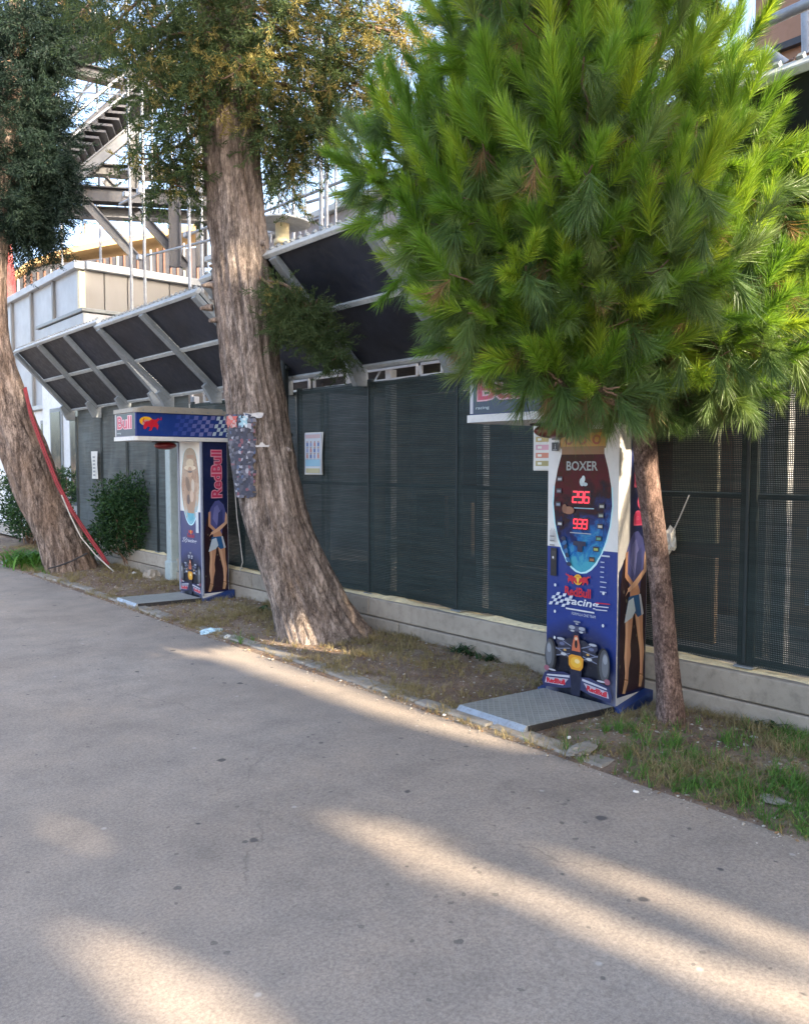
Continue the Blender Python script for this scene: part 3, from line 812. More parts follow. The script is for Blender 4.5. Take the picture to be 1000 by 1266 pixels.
# flat roof and back wall of the stall behind the fence
root = empty('stall_building', (8, 6, 0), 'low stall with tan back wall behind the fence and under the awnings', 'building')
O = Vector(root.location)
b = MB(O); b.box((6.55, 7.0, 2.66), (3.1, 5.4, 0.07)); b.build('roof', M['dark_steel'], root)
for k in range(9):
    b = MB(O); b.box((8.0, 1.6 + k * 1.0, 1.3), (0.1, 0.98, 2.6), ch=0.01); b.build('wall_panel', M['tan_wall'] if k % 3 else M['brown_board'], root)
for y0, zA, zB, m, wd in ((2.97, 1.05, 1.85, 'cream', 0.34), (2.97, 0.35, 0.95, 'tan_wall', 0.34), (4.3, 0.95, 1.10, 'tan_wall', 0.9), (4.35, 0.62, 0.72, 'tan_wall', 0.6), (5.3, 0.75, 1.25, 'tan_wall', 0.3), (5.7, 0.9, 1.3, 'brown_board', 0.4), (3.7, 1.2, 1.4, 'tan_wall', 0.5), (1.95, 1.12, 1.2, 'white_paint', 0.5), (1.95, 0.7, 0.8, 'white_paint', 0.5), (1.95, 1.6, 1.66, 'tan_wall', 0.5)):
    b = MB(O); b.box((5.25, y0, (zA + zB) / 2), (0.05, wd, zB - zA), ch=0.004); b.build('stored_board', M[m], root)

# yellow sheeted deck far left
root = empty('sheeted_deck', tuple(atF(110, 320, 30)), 'yellow sheeted roof deck on upright timbers behind the cabin', 'roof')
O = Vector(root.location)
top = [(10, 342), (35, 322), (60, 313), (90, 304), (125, 297), (160, 291), (200, 284), (245, 276)]
for (a_, b_) in zip(top[:-1], top[1:]):
    A, B = atF(*a_, 30), atF(*b_, 30)
    b = MB(O); d = Vector((0.9, 1.6, 0))
    b.add([A, B, B + d, A + d, A - Vector((0, 0, 0.22)), B - Vector((0, 0, 0.22)), B + d - Vector((0, 0, 0.3)), A + d - Vector((0, 0, 0.3))],
          [[0, 1, 2, 3], [7, 6, 5, 4], [0, 4, 5, 1], [1, 5, 6, 2], [2, 6, 7, 3], [3, 7, 4, 0]])
    b.build('sheet', M['yellow_sheet'], root)
for k in range(28):
    px = 22 + k * 8.2; A = atF(px, 322 - (px - 35) * 0.2 + 15, 30.3)
    b = MB(O); b.box(A - Vector((0, 0, 1.0)), (0.07, 0.07, 1.9)); b.build('upright', M['old_board'] if k % 5 else M['cabin_grey'], root)
b = MB(O); b.bar(atF(5, 358, 30.8), atF(250, 330, 30.8), 1.0, 1.2); b.build('deck', M['dark_steel'], root)
for k, px in enumerate((98, 104, 113, 128, 141, 150)):
    b = MB(O); b.tube([atF(px, 300 - k * 1.5, 30.1), atF(px + 1, 283 - (k * 7 % 13), 30.1)], 0.03, 5); b.build('rebar', M['bark_twig'], root)
for k, px in enumerate((24, 90, 160, 230)):
    A = atF(px, 340, 31.0); b = MB(O); b.box((A.x, A.y, A.z / 2), (0.3, 0.3, A.z)); b.build('pier', M['concrete'], root)
# red and white netting at the left edge
root_m = M['red_net'] = mat('red_net', (0.62, 0.13, 0.11), 0.7, 0, 0.5, 6, 0.5, (0.75, 0.6, 0.55))
b = MB(); A = atF(-14, 375, 24); B = atF(22, 375, 24)
vs = []; fs = []
for j in range(11):
    for i in range(9):
        p = A.lerp(B, i / 8) + Vector((0, 0, 2.2 * j / 10)); p += CF * 0.08 * math.sin(i * 2.1 + j * 0.3); p += CR * (-0.25 * (j / 10) ** 2)
        vs.append(p)
for j in range(10):
    for i in range(8):
        a = j * 9 + i; fs.append([a, a + 1, a + 10, a + 9])
O = Vector(A)
b = MB(O); b.add(vs, fs, 0, True); b.add([v + CF * 0.01 for v in vs], [f[::-1] for f in fs], 0, True)
o = b.build('safety_net', M['red_net'], fix=False); o.location = O
tag(o, 'red and white safety netting hanging at the far left edge', 'net')

# round-capped lamp
p = atX(349, 275, 5.5)
root = empty('garden_lamp', (p.x, p.y, 0), 'cream cylinder lamp with a wide flat disc cap above the awning', 'lamp')
O = Vector((p.x, p.y, 0))
r_ = 0.345
b = MB(O); b.lathe((p.x, p.y, p.z), [(0.02, 0.075), (0.10, 0.07), (0.22, 0.045), (r_, 0.0), (r_, -0.022), (0.2, -0.012), (0.09, -0.02)], 32); b.build('cap', M['rib_light'], root)
b = MB(O); b.lathe((p.x, p.y, p.z - 0.55), [(0.09, 0), (0.09, 0.28), (0.105, 0.28), (0.105, 0.34), (0.085, 0.34), (0.085, 0.535)], 24); b.build('lamp_body', M['cream'], root)
b = MB(O); b.tube([(p.x, p.y, 0.03), (p.x, p.y, p.z - 0.55)], 0.05, 12); b.build('pole', M['grey_steel'], root)
# black pipe behind the big trunk
p = atX(350, 350, 4.6)
b = MB((p.x, p.y, 0)); b.tube([(p.x, p.y, 0.36), (p.x, p.y, p.z)], 0.045, 12); b.box((p.x, p.y, p.z + 0.01), (0.11, 0.11, 0.03), ch=0.005)
for zz in (0.9, 1.9, 2.6): b.box((p.x + 0.03, p.y, zz), (0.08, 0.12, 0.04), ch=0.006)
o = b.build('drain_pipe', M['fence_frame']); o.location = (p.x, p.y, 0); tag(o, 'black upright pipe just right of the big cypress trunk', 'pipe')
# pale gate post beside the far machine
b = MB((4.68, 10.15, 0)); b.box((4.68, 10.15, 1.13), (0.16, 0.14, 1.66), ch=0.01); b.box((4.68, 10.15, 0.16), (0.2, 0.2, 0.3), ch=0.02)
o = b.build('gate_post', mat('pale_green_steel', (0.36, 0.43, 0.43), 0.5, 0, 0.1, 3, 0.2)); o.location = (4.68, 10.15, 0)
tag(o, 'pale grey green steel post left of the far boxing machine', 'post')
# ================================================================== BOXING MACHINES
pcache = {}
def pcol(c, rough=0.35, emit=0.0):
    key = (tuple(c), rough, emit)
    if key not in pcache:
        m, nt, b = new_mat('print_ink'); v = coords(nt)
        n1 = noise_n(nt, v, 22, 5, 0.7); n2 = noise_n(nt, v, 2.2, 4)
        cc = mixc(nt, math_n(nt, 'MULTIPLY', ramp(nt, n1, [(0.5, 0.0), (0.8, 1.0)]), 0.25), c, tuple(x * 0.6 + 0.08 for x in c))
        cc = mixc(nt, 0.7, cc, ramp(nt, n2, [(0.3, 0.8), (0.7, 1.1)]), 'MULTIPLY')
        nt.links.new(cc, b.inputs['Base Color']); b.inputs['Roughness'].default_value = rough
        if emit:
            b.inputs['Emission Color'].default_value = (*c, 1); b.inputs['Emission Strength'].default_value = emit
        pcache[key] = m
    return pcache[key]
tcache = {}
def text_tris(s, bold=0.0, shear=0.0):
    key = (s, bold, shear)
    if key in tcache: return tcache[key]
    cu = bpy.data.curves.new('lettering', 'FONT'); cu.body = s; cu.size = 1.0; cu.offset = bold; cu.shear = shear
    cu.resolution_u = 3
    o = bpy.data.objects.new('lettering', cu); col.objects.link(o)
    bpy.context.view_layer.update()
    me = bpy.data.meshes.new_from_object(o.evaluated_get(bpy.context.evaluated_depsgraph_get()))
    vs = [(v.co.x, v.co.y) for v in me.vertices]; fs = [list(p.vertices) for p in me.polygons]
    bpy.data.objects.remove(o); bpy.data.curves.remove(cu); bpy.data.meshes.remove(me)
    tcache[key] = (vs, fs); return tcache[key]
class Print:
    """flat print: shapes laid on a surface, each a hair above the one before"""
    def __init__(s, O, U, V, off, u0=0, v0=0, step=0.00012, base=0.0015):
        s.O = Vector(O); s.U = Vector(U); s.V = Vector(V); s.N = s.U.cross(s.V).normalized()
        s.mb = MB(off); s.k = 0; s.mats = []; s.step = step; s.base = base
    def mi(s, m):
        if m not in s.mats: s.mats.append(m)
        return s.mats.index(m)
    def P(s, u, v): return s.O + s.U * u + s.V * v + s.N * (s.base + s.k * s.step)
    def raw(s, vs, fs, c, **kw):
        m = c if isinstance(c, bpy.types.Material) else pcol(c, **kw)
        s.k += 1
        s.mb.add([s.P(*p) for p in vs], fs, s.mi(m)); return s
    def poly(s, pts, c, **kw): return s.raw(pts, [list(range(len(pts)))], c, **kw)
    def rect(s, u0, v0, u1, v1, c, **kw): return s.poly([(u0, v0), (u1, v0), (u1, v1), (u0, v1)], c, **kw)
    def ell(s, u, v, a, b, c, rot=0, n=20, **kw):
        cr, sr = math.cos(rot), math.sin(rot)
        return s.poly([(u + a * math.cos(t) * cr - b * math.sin(t) * sr, v + a * math.cos(t) * sr + b * math.sin(t) * cr) for t in [2 * math.pi * i / n for i in range(n)]], c, **kw)
    def text(s, t, u, v, h, w=None, c=(1, 1, 1), bold=0.0, shear=0.0, rot=0, **kw):
        """cap height h, total width w, centred on (u, v)"""
        vs, fs = text_tris(t, bold, shear)
        x0, x1 = min(p[0] for p in vs), max(p[0] for p in vs); y0, y1 = min(p[1] for p in vs), max(p[1] for p in vs)
        sy = h / (y1 - y0); sx = (w / (x1 - x0)) if w else sy
        q = []
        for x, y in vs:
            a, b_ = (x - (x0 + x1) / 2) * sx, (y - (y0 + y1) / 2) * sy
            q.append((u + a * math.cos(rot) - b_ * math.sin(rot), v + a * math.sin(rot) + b_ * math.cos(rot)))
        return s.raw(q, fs, c, **kw)
    def line(s, pts, w, c, **kw):
        for a, b in zip(pts[:-1], pts[1:]):
            d = Vector((b[0] - a[0], b[1] - a[1])); 
            if d.length < 1e-6: continue
            n = Vector((-d.y, d.x)).normalized() * w / 2
            s.poly([(a[0] + n.x, a[1] + n.y), (a[0] - n.x, a[1] - n.y), (b[0] - n.x, b[1] - n.y), (b[0] + n.x, b[1] + n.y)], c, **kw)
        return s
    def build(s, name, parent, label=None):
        o = s.mb.build(name, s.mats, parent, fix=False)
        if label: o['label'] = label
        return o
WHITE = (0.66, 0.66, 0.64); BLUE = (0.006, 0.026, 0.17); NAVY = (0.004, 0.010, 0.055); REDC = (0.50, 0.012, 0.03); PINK = (0.62, 0.10, 0.18)
YEL = (0.75, 0.38, 0.01); BLACK = (0.008, 0.008, 0.012); SKIN = (0.45, 0.24, 0.14); SKIN2 = (0.58, 0.36, 0.23); LB = (0.05, 0.22, 0.55); GREY = (0.32, 0.33, 0.35)

def bull(pr, u, v, s, flip=1, c=REDC):
    body = [(0.05, 0.0), (0.18, 0.20), (0.35, 0.22), (0.55, 0.34), (0.75, 0.30), (0.95, 0.42), (1.0, 0.32), (0.86, 0.16), (0.95, -0.02), (0.88, -0.30), (0.78, -0.12), (0.62, -0.10), (0.50, -0.32), (0.34, -0.34), (0.44, -0.14), (0.30, -0.08), (0.14, -0.26), (0.05, -0.22)]
    pr.poly([(u + flip * x * s, v + y * s) for x, y in (body if flip > 0 else body[::-1])], c)
    pr.line([(u + flip * 0.12 * s, v + 0.12 * s), (u + flip * 0.02 * s, v + 0.26 * s), (u + flip * 0.10 * s, v + 0.36 * s)], 0.05 * s, c)
    pr.line([(u + flip * 0.93 * s, v + 0.36 * s), (u + flip * 1.12 * s, v + 0.30 * s), (u + flip * 1.10 * s, v + 0.48 * s)], 0.045 * s, c)
def two_bulls(pr, u, v, s):
    pr.ell(u, v, 0.42 * s, 0.42 * s, YEL)
    bull(pr, u + 0.03 * s, v - 0.05 * s, s, 1); bull(pr, u - 0.03 * s, v - 0.05 * s, s, -1)
    pr.ell(u, v + 0.02 * s, 0.13 * s, 0.2 * s, (0.8, 0.5, 0.05))
def checks(pr, u0, v0, nu, nv, du, dv, c1, fade=None, slant=0.0):
    for i in range(nu):
        for j in range(nv):
            if (i + j) % 2 == 0:
                a, b = u0 + i * du + slant * j * dv, v0 + j * dv + 0.006 * math.sin(i * 0.9)
                pr.poly([(a, b), (a + du, b + 0.003), (a + du + slant * dv, b + dv + 0.003), (a + slant * dv, b + dv)], c1 if fade is None else fade(i))

def woman(pr, u, v0, s, top=(0.07, 0.08, 0.24)):
    """printed figure in a blue top and short skirt, hands at the waist"""
    P = lambda pts, c: pr.poly([(u + x * s, v0 + y * s) for x, y in pts], c)
    P([(-0.065, 0.93), (-0.10, 0.86), (-0.085, 0.74), (-0.055, 0.66), (-0.05, 0.60), (0.06, 0.60), (0.065, 0.67), (0.095, 0.76), (0.11, 0.87), (0.085, 0.95), (0.03, 1.0), (-0.02, 0.99)], top)
    P([(-0.03, 0.92), (0.01, 0.95), (0.05, 0.86), (0.0, 0.72), (-0.05, 0.80)], (0.14, 0.15, 0.36))
    P([(0.02, 0.86), (0.07, 0.90), (0.075, 0.72), (0.04, 0.64), (0.0, 0.66)], (0.035, 0.045, 0.15))
    P([(-0.05, 0.66), (0.03, 0.68), (0.06, 0.62), (0.055, 0.585), (-0.045, 0.585)], SKIN)
    # legs with a lit and a dark edge
    P([(-0.095, 0.05), (-0.055, 0.05), (-0.048, 0.14), (-0.028, 0.22), (-0.035, 0.29), (-0.008, 0.48), (-0.095, 0.49), (-0.088, 0.36), (-0.098, 0.22), (-0.085, 0.12)], SKIN)
    P([(-0.093, 0.06), (-0.078, 0.06), (-0.072, 0.14), (-0.07, 0.24), (-0.065, 0.34), (-0.06, 0.48), (-0.093, 0.48), (-0.088, 0.36), (-0.098, 0.22), (-0.085, 0.12)], SKIN2)
    P([(0.070, 0.06), (0.105, 0.06), (0.108, 0.16), (0.118, 0.23), (0.10, 0.33), (0.095, 0.50), (0.005, 0.49), (0.045, 0.33), (0.068, 0.24), (0.075, 0.14)], SKIN)
    P([(0.073, 0.07), (0.088, 0.07), (0.092, 0.16), (0.092, 0.26), (0.07, 0.36), (0.05, 0.49), (0.015, 0.49), (0.048, 0.33), (0.068, 0.24), (0.078, 0.14)], SKIN2)
    P([(-0.062, 0.595), (0.068, 0.60), (0.105, 0.47), (0.04, 0.455), (0.01, 0.485), (-0.105, 0.435)], (0.02, 0.10, 0.26))
    P([(-0.062, 0.57), (-0.01, 0.585), (0.015, 0.50), (-0.02, 0.46), (-0.105, 0.435)], (0.42, 0.52, 0.60))
    P([(0.05, 0.60), (0.068, 0.60), (0.105, 0.47), (0.082, 0.463)], (0.45, 0.50, 0.55))
    # arms meeting at the waist
    P([(-0.10, 0.87), (-0.075, 0.88), (-0.078, 0.74), (-0.02, 0.685), (-0.03, 0.655), (-0.105, 0.72)], SKIN)
    P([(0.105, 0.87), (0.125, 0.84), (0.125, 0.74), (0.03, 0.66), (-0.06, 0.625), (-0.075, 0.645), (0.0, 0.69), (0.095, 0.755)], SKIN2)
    P([(-0.10, 0.60), (-0.06, 0.655), (-0.02, 0.675), (-0.015, 0.645), (-0.07, 0.625)], SKIN2)
    for a, b_ in (((-0.075, 0.05), (-0.115, -0.005)), ((0.088, 0.06), (0.06, 0.01))):
        P([(a[0] - 0.02, a[1] + 0.015), (b_[0], b_[1]), (b_[0] + 0.03, b_[1] - 0.005), (a[0] + 0.022, a[1] + 0.01)], (0.40, 0.24, 0.13))
        pr.line([(u + (a[0] - 0.018) * s, v0 + (a[1] + 0.03) * s), (u + (a[0] + 0.022) * s, v0 + (a[1] + 0.02) * s)], 0.008 * s, (0.20, 0.10, 0.04))

def racing_car(pr, u, v, s, far):
    P = lambda pts, c: pr.poly([(u + x * s, v + y * s) for x, y in pts], c)
    E = lambda x, y, a, b_, c, rot=0: pr.ell(u + x * s, v + y * s, a * s, b_ * s, c, rot)
    tyre = (0.015, 0.016, 0.020)
    P([(-0.07, 0.20), (0.07, 0.20), (0.065, 0.235), (-0.065, 0.235)], (0.05, 0.06, 0.12))
    for x in (-0.038, 0.038): E(x, 0.222, 0.024, 0.012, (0.30, 0.32, 0.38)); E(x * 0.9, 0.20, 0.016, 0.006, (0.40, 0.42, 0.45))
    E(0, 0.262, 0.028, 0.006, (0.25, 0.27, 0.32)); E(0, 0.248, 0.012, 0.004, (0.4, 0.4, 0.42))
    P([(-0.17, 0.02), (0.17, 0.02), (0.14, 0.11), (0.06, 0.15), (-0.06, 0.15), (-0.14, 0.11)], (0.015, 0.018, 0.035))
    for sg in (-1, 1):
        E(sg * 0.12, 0.115, 0.042, 0.028, (0.03, 0.035, 0.07)); E(sg * 0.125, 0.135, 0.03, 0.008, (0.35, 0.37, 0.42)); E(sg * 0.115, 0.105, 0.02, 0.010, (0.10, 0.12, 0.22))
        for k, (a, b_) in enumerate((((0.05, 0.085), (0.19, 0.06)), ((0.05, 0.05), (0.19, 0.015)), ((0.06, 0.03), (0.17, 0.075)), ((0.04, 0.10), (0.11, 0.125)))):
            pr.line([(u + sg * a[0] * s, v + a[1] * s), (u + sg * b_[0] * s, v + b_[1] * s)], 0.006 * s, (0.16, 0.18, 0.26))
        E(sg * 0.10, 0.04, 0.022, 0.010, (0.45, 0.46, 0.48)); E(sg * 0.09, 0.068, 0.012, 0.007, (0.5, 0.3, 0.08))
        E(sg * 0.205, 0.015, 0.047, 0.115, tyre); E(sg * 0.212, 0.02, 0.038, 0.10, (0.07, 0.075, 0.085)); E(sg * 0.218, 0.025, 0.024, 0.075, (0.14, 0.15, 0.17)); E(sg * 0.218, 0.06, 0.016, 0.03, (0.26, 0.28, 0.31))
        wing = [(0.035, -0.085), (0.10, -0.075), (0.25, -0.105), (0.275, -0.16), (0.26, -0.20), (0.12, -0.185), (0.035, -0.165)]
        P([(sg * x, y) for x, y in wing][::sg], (0.03, 0.035, 0.10))
        P([(sg * x, y) for x, y in [(0.05, -0.09), (0.23, -0.115), (0.235, -0.125), (0.05, -0.105)]][::sg], (0.50, 0.50, 0.56))
        P([(sg * x, y) for x, y in [(0.06, -0.115), (0.24, -0.135), (0.25, -0.175), (0.10, -0.165)]][::sg], (0.42, 0.38, 0.44))
        pr.text('RedBull', u + sg * 0.16 * s, v - 0.148 * s, 0.034 * s, 0.15 * s, REDC, 0.06, 0, -0.09 * sg)
        E(sg * 0.235, -0.075, 0.022, 0.018, (0.28, 0.10, 0.14)); E(sg * 0.19, -0.08, 0.03, 0.006, (0.45, 0.45, 0.5))
    P([(-0.034, -0.21), (0.034, -0.21), (0.04, -0.10), (0.05, 0.0), (0.04, 0.09), (0.018, 0.19), (-0.018, 0.19), (-0.04, 0.09), (-0.05, 0.0), (-0.04, -0.10)], (0.010, 0.012, 0.035))
    P([(-0.033, 0.075), (0.033, 0.075), (0.028, 0.12), (0.012, 0.175), (-0.012, 0.175), (-0.028, 0.12)], (0.50, 0.13, 0.06)); E(0, 0.12, 0.011, 0.026, BLACK); E(0, 0.155, 0.012, 0.010, (0.6, 0.45, 0.3))
    P([(-0.058, 0.035), (-0.055, -0.02), (-0.035, -0.045), (0.035, -0.045), (0.055, -0.02), (0.058, 0.035), (0.035, 0.05), (-0.035, 0.05)], (0.62, 0.27, 0.02))
    E(0, 0.003, 0.042, 0.034, (0.72, 0.40, 0.04)); E(0.01, 0.012, 0.02, 0.014, (0.78, 0.58, 0.25))

def sorted_top(inner):
    """the upper half of the glass runs to the rim without the pale outline"""
    c = (0.30, 1.33)
    return [(c[0] + (x - c[0]) * 1.075, c[1] + (y - c[1]) * 1.0) for x, y in inner if y >= c[1] - 0.03]
W, D, H = 0.60, 0.33, 2.15
def seven(pr, digits, u, v, h, c):
    seg = {'2': 'abged', '9': 'abcdfg', '5': 'afgcd', '6': 'afgcde', '3': 'abgcd', '8': 'abcdefg'}
    wd = h * 0.52; gap = h * 0.16; t = h * 0.13
    u -= (len(digits) * wd + (len(digits) - 1) * gap) / 2
    for ch in digits:
        P = {'a': ((0, h), (wd, h)), 'g': ((0, h / 2), (wd, h / 2)), 'd': ((0, 0), (wd, 0)), 'f': ((0, h / 2), (0, h)), 'e': ((0, 0), (0, h / 2)), 'b': ((wd, h / 2), (wd, h)), 'c': ((wd, 0), (wd, h / 2))}
        for k in seg[ch]:
            a, b_ = P[k]; pr.line([(u + a[0] + 0.08 * a[1], v + a[1]), (u + b_[0] + 0.08 * b_[1], v + b_[1])], t, c, rough=0.5, emit=0.32)
        u += wd + gap
def skew(b, x1, yn):
    for v in b.v: v.y += (x1 - v.x - b.off.x) * 0.14
def car_panel(name, blue):
    m, nt, b = new_mat(name); v = coords(nt)
    sx = N(nt, 'ShaderNodeSeparateXYZ'); nt.links.new(v, sx.inputs[0])
    dy = math_n(nt, 'MULTIPLY', math_n(nt, 'ADD', sx.outputs[1], -0.02), 2.0); dz = math_n(nt, 'MULTIPLY', math_n(nt, 'ADD', sx.outputs[2], -0.22), 2.2)
    d = math_n(nt, 'ADD', math_n(nt, 'MULTIPLY', dy, dy), math_n(nt, 'MULTIPLY', dz, dz))
    d = math_n(nt, 'ADD', d, math_n(nt, 'MULTIPLY', math_n(nt, 'SUBTRACT', noise_n(nt, v, 7, 4), 0.5), 0.25))
    cc = ramp(nt, d, [(0.20, (0.004, 0.006, 0.016)), (0.62, blue)])
    low = ramp(nt, math_n(nt, 'ADD', sx.outputs[2], math_n(nt, 'MULTIPLY', noise_n(nt, v, 12, 4), 0.1)), [(0.12, 1.0), (0.34, 0.0)])
    side = ramp(nt, math_n(nt, 'ABSOLUTE', sx.outputs[1]), [(0.17, 0.0), (0.29, 0.75)])
    cc = mixc(nt, math_n(nt, 'MULTIPLY', low, side), cc, (0.26, 0.27, 0.33))
    cc = mixc(nt, math_n(nt, 'MULTIPLY', ramp(nt, noise_n(nt, v, 30, 5, 0.7), [(0.55, 0.0), (0.8, 0.3)]), 1.0), cc, (0.10, 0.12, 0.16))
    nt.links.new(cc, b.inputs['Base Color']); b.inputs['Roughness'].default_value = 0.32
    return m
M['car_panel'] = car_panel('car_panel', (0.006, 0.030, 0.20)); M['car_panel_far'] = car_panel('car_panel_far', (0.03, 0.045, 0.15))
def machine(X, Yn, label, far):
    """X: front face; Yn: near side. Front looks to -X, near side to -Y"""
    root = empty('boxing_machine', (X + D / 2, Yn + W / 2, 0), label, 'arcade machine', 'punching machines beside the fence')
    O = Vector(root.location)
    body_m = M['mach_white']
    Yf = Yn + W
    # cabinet with a profiled side and a sloping foot
    b = MB(O)
    prof = [(X, 0.05), (X + D, 0.05), (X + D, 1.86), (X, 1.86)]
    b.prism(prof, 1, Yn + 0.02, Yf - 0.02)
    b.build('cabinet', [body_m], root)
    # foot: blue flared base
    b = MB(O)
    b.prism([(X - 0.03, 0.0), (X + D + 0.04, 0.0), (X + D + 0.04, 0.12), (X - 0.015, 0.045)], 1, Yn - 0.045, Yn + 0.018)
    b.build('foot', pcol((0.012, 0.04, 0.16)), root); b = MB(O)
    b.prism([(X - 0.03, 0.0), (X + D + 0.04, 0.0), (X + D + 0.04, 0.12), (X - 0.015, 0.045)], 1, Yf - 0.018, Yf + 0.045)
    b.build('foot', pcol((0.012, 0.04, 0.16)), root)
    # corner mouldings
    for yy in (() if not far else (Yn + 0.012, Yf - 0.012)):
        b = MB(O); b.box((X - 0.004, yy, 0.97), (0.03, 0.024, 1.78), ch=0.006); b.build('corner_strip', pcol((0.20, 0.22, 0.30)) if not far else pcol((0.25, 0.28, 0.36)), root)
    # arm with rounded nose
    zA, zB = 1.885, 2.165; xa = X - 0.765
    b = MB(O)
    b.box(((xa + X + D) / 2, (Yn + Yf) / 2, (zA + zB) / 2), (X + D - xa, W - 0.02, zB - zA - 0.004), ch=0.012)
    arm = b.build('arm', pcol(BLUE), root)
    for z, h, m in ((zB + 0.012, 0.045, 'trim_grey'), (zA - 0.012, 0.045, 'mach_white')):
        b = MB(O); r = 0.05
        y0, y1 = Yn - 0.012, Yf + 0.012; x0_, x1_ = xa - 0.02, X + D + 0.015
        poly = [(x1_, y0), (x1_, y1)] + [(x0_ + r - r * math.sin(t), y1 - r + r * math.cos(t)) for t in [i * math.pi / 10 for i in range(6)]] + [(x0_ + r - r * math.cos(t), y0 + r - r * math.sin(t)) for t in [i * math.pi / 10 for i in range(6)]]
        b.prism(poly, 2, z - h / 2, z + h / 2)
        b.build('arm_trim', M[m], root)
    # rounded canopy on top (brownish, dusty)
    b = MB(O)
    b.prism([(xa + 0.03, zB + 0.036), (X + D - 0.03, zB + 0.036), (X + D - 0.05, zB + 0.062), (xa + 0.12, zB + 0.062)], 1, Yn + 0.03, Yf - 0.03)
    b.build('arm_top', M['trim_grey'], root)
    # screws
    for k in range(6):
        b = MB(O); b.tube([(xa + 0.08 + k * 0.19, Yn - 0.011, zB + 0.012), (xa + 0.08 + k * 0.19, Yn - 0.017, zB + 0.012)], 0.009, 8); b.build('screw', M['grey_steel'], root)
    # punching ball hanging under the arm
    b = MB(O); cx_, cy_ = X - 0.30, Yn + W / 2
    pr_ = [(0.001, -0.26)] + [(0.125 * math.sin(t), -0.13 - 0.13 * math.cos(t)) for t in [i * math.pi / 12 for i in range(1, 11)]] + [(0.03, -0.005)]
    pr_ = [(r__, z__ * 0.36) for r__, z__ in pr_]
    b.lathe((cx_, cy_, zA - 0.034), pr_, 24); b.build('punching_ball', pcol((0.15, 0.012, 0.016), rough=0.3), root)
    b = MB(O); b.lathe((cx_, cy_, zA - 0.045), [(0.0, 0.0), (0.15, 0.0), (0.15, 0.012), (0.0, 0.012)], 24); b.build('ball_mount', M['rubber'], root)
    # standing plate
    b = MB(O); px0, px1 = X - 0.79, X - 0.03; py0, py1 = Yn + 0.02, Yf - 0.02
    b.prism([(px0 + 0.05, 0.018), (px1, 0.018), (px1, 0.057), (px0 + 0.05, 0.057)], 1, py0, py1); skew(b, px1, Yn); pl = b.build('standing_plate', M['tread_plate'], root)
    b = MB(O); b.prism([(px0 + 0.005, 0.012), (px0 + 0.048, 0.012), (px0 + 0.048, 0.058)], 1, py0, py1); skew(b, px1, Yn); b.build('ramp_edge', mat('bright_edge', (0.30, 0.33, 0.36), 0.4, 0.3, 0.15, 9, 0.5), pl)
    b = MB(O); b.box(((px0 + px1) / 2 + 0.03, py0 - 0.006, 0.034), (px1 - px0 - 0.05, 0.01, 0.044), ch=0.002); skew(b, px1, Yn); b.build('edge_strip', M['rubber'], pl)
    # ---------------- front print (u from far edge to near edge, v = height)
    pr = Print((X - 0.001, Yf, 0), (0, -1, 0), (0, 0, 1), O)
    pr.rect(0.03 if far else 0.018, 0.03, 0.57 if far else 0.582, 1.04, M['car_panel_far'] if far else M['car_panel'])
    pr.rect(0.03 if far else 0.018, 1.04, 0.57 if far else 0.582, 1.862, WHITE)
    # pointed oval screen glass
    hw = [(0.885, 0.0), (0.893, 0.035), (0.915, 0.072), (0.955, 0.112), (1.02, 0.155), (1.10, 0.19), (1.20, 0.218), (1.33, 0.234), (1.45, 0.226), (1.56, 0.203), (1.65, 0.175), (1.71, 0.155)]
    if far: hw += [(1.75, 0.12), (1.775, 0.07), (1.782, 0.0)]
    def oval(g, vmax=9):
        R_ = [(0.30 + w_ + (g if w_ > 0 else 0), v_ - (g if v_ < 1.0 else 0)) for v_, w_ in hw if v_ <= vmax]
        L_ = [(0.60 - u_, v_) for u_, v_ in R_[::-1] if abs(u_ - 0.30) > 1e-6]
        return R_ + L_
    pr.poly(oval(0.010, 9 if far else 1.46), (0.45, 0.75, 0.80))
    pr.poly(oval(0.0), M['screen_far'] if far else M['screen'])
    if not far:
        pr.poly([(0.12, 1.70), (0.48, 1.70), (0.50, 1.79), (0.49, 1.82), (0.36, 1.825), (0.30, 1.85), (0.24, 1.825), (0.11, 1.82), (0.10, 1.79)], (0.20, 0.10, 0.02))
        pr.rect(0.13, 1.66, 0.47, 1.71, (0.22, 0.10, 0.02))
        pr.rect(0.12, 1.712, 0.48, 1.80, (0.40, 0.20, 0.015))
        for uu, c_ in ((0.19, (0.28, 0.05, 0.01)), (0.30, (0.35, 0.02, 0.01)), (0.41, (0.28, 0.05, 0.01))):
            pr.ell(uu, 1.755, 0.035, 0.032, c_); pr.ell(uu, 1.755, 0.018, 0.018, (0.42, 0.22, 0.02))
        pr.text('BOXER', 0.297, 1.585, 0.062, 0.25, (0.30, 0.33, 0.33), 0.02)
        pr.ell(0.30, 1.48, 0.02, 0.028, (0.50, 0.60, 0.62)); pr.ell(0.31, 1.50, 0.014, 0.022, (0.6, 0.68, 0.7)); pr.ell(0.325, 1.465, 0.02, 0.012, (0.4, 0.5, 0.55))
        pr.rect(0.22, 1.335, 0.37, 1.425, (0.02, 0.004, 0.01)); pr.rect(0.23, 1.165, 0.36, 1.245, (0.02, 0.004, 0.02))
        seven(pr, '296', 0.29, 1.345, 0.07, (1.0, 0.03, 0.05)); seven(pr, '939', 0.29, 1.175, 0.058, (1.0, 0.03, 0.05))
        pr.rect(0.24, 1.305, 0.40, 1.311, (0.3, 0.5, 0.6)); pr.rect(0.21, 1.14, 0.38, 1.146, (0.3, 0.35, 0.4))
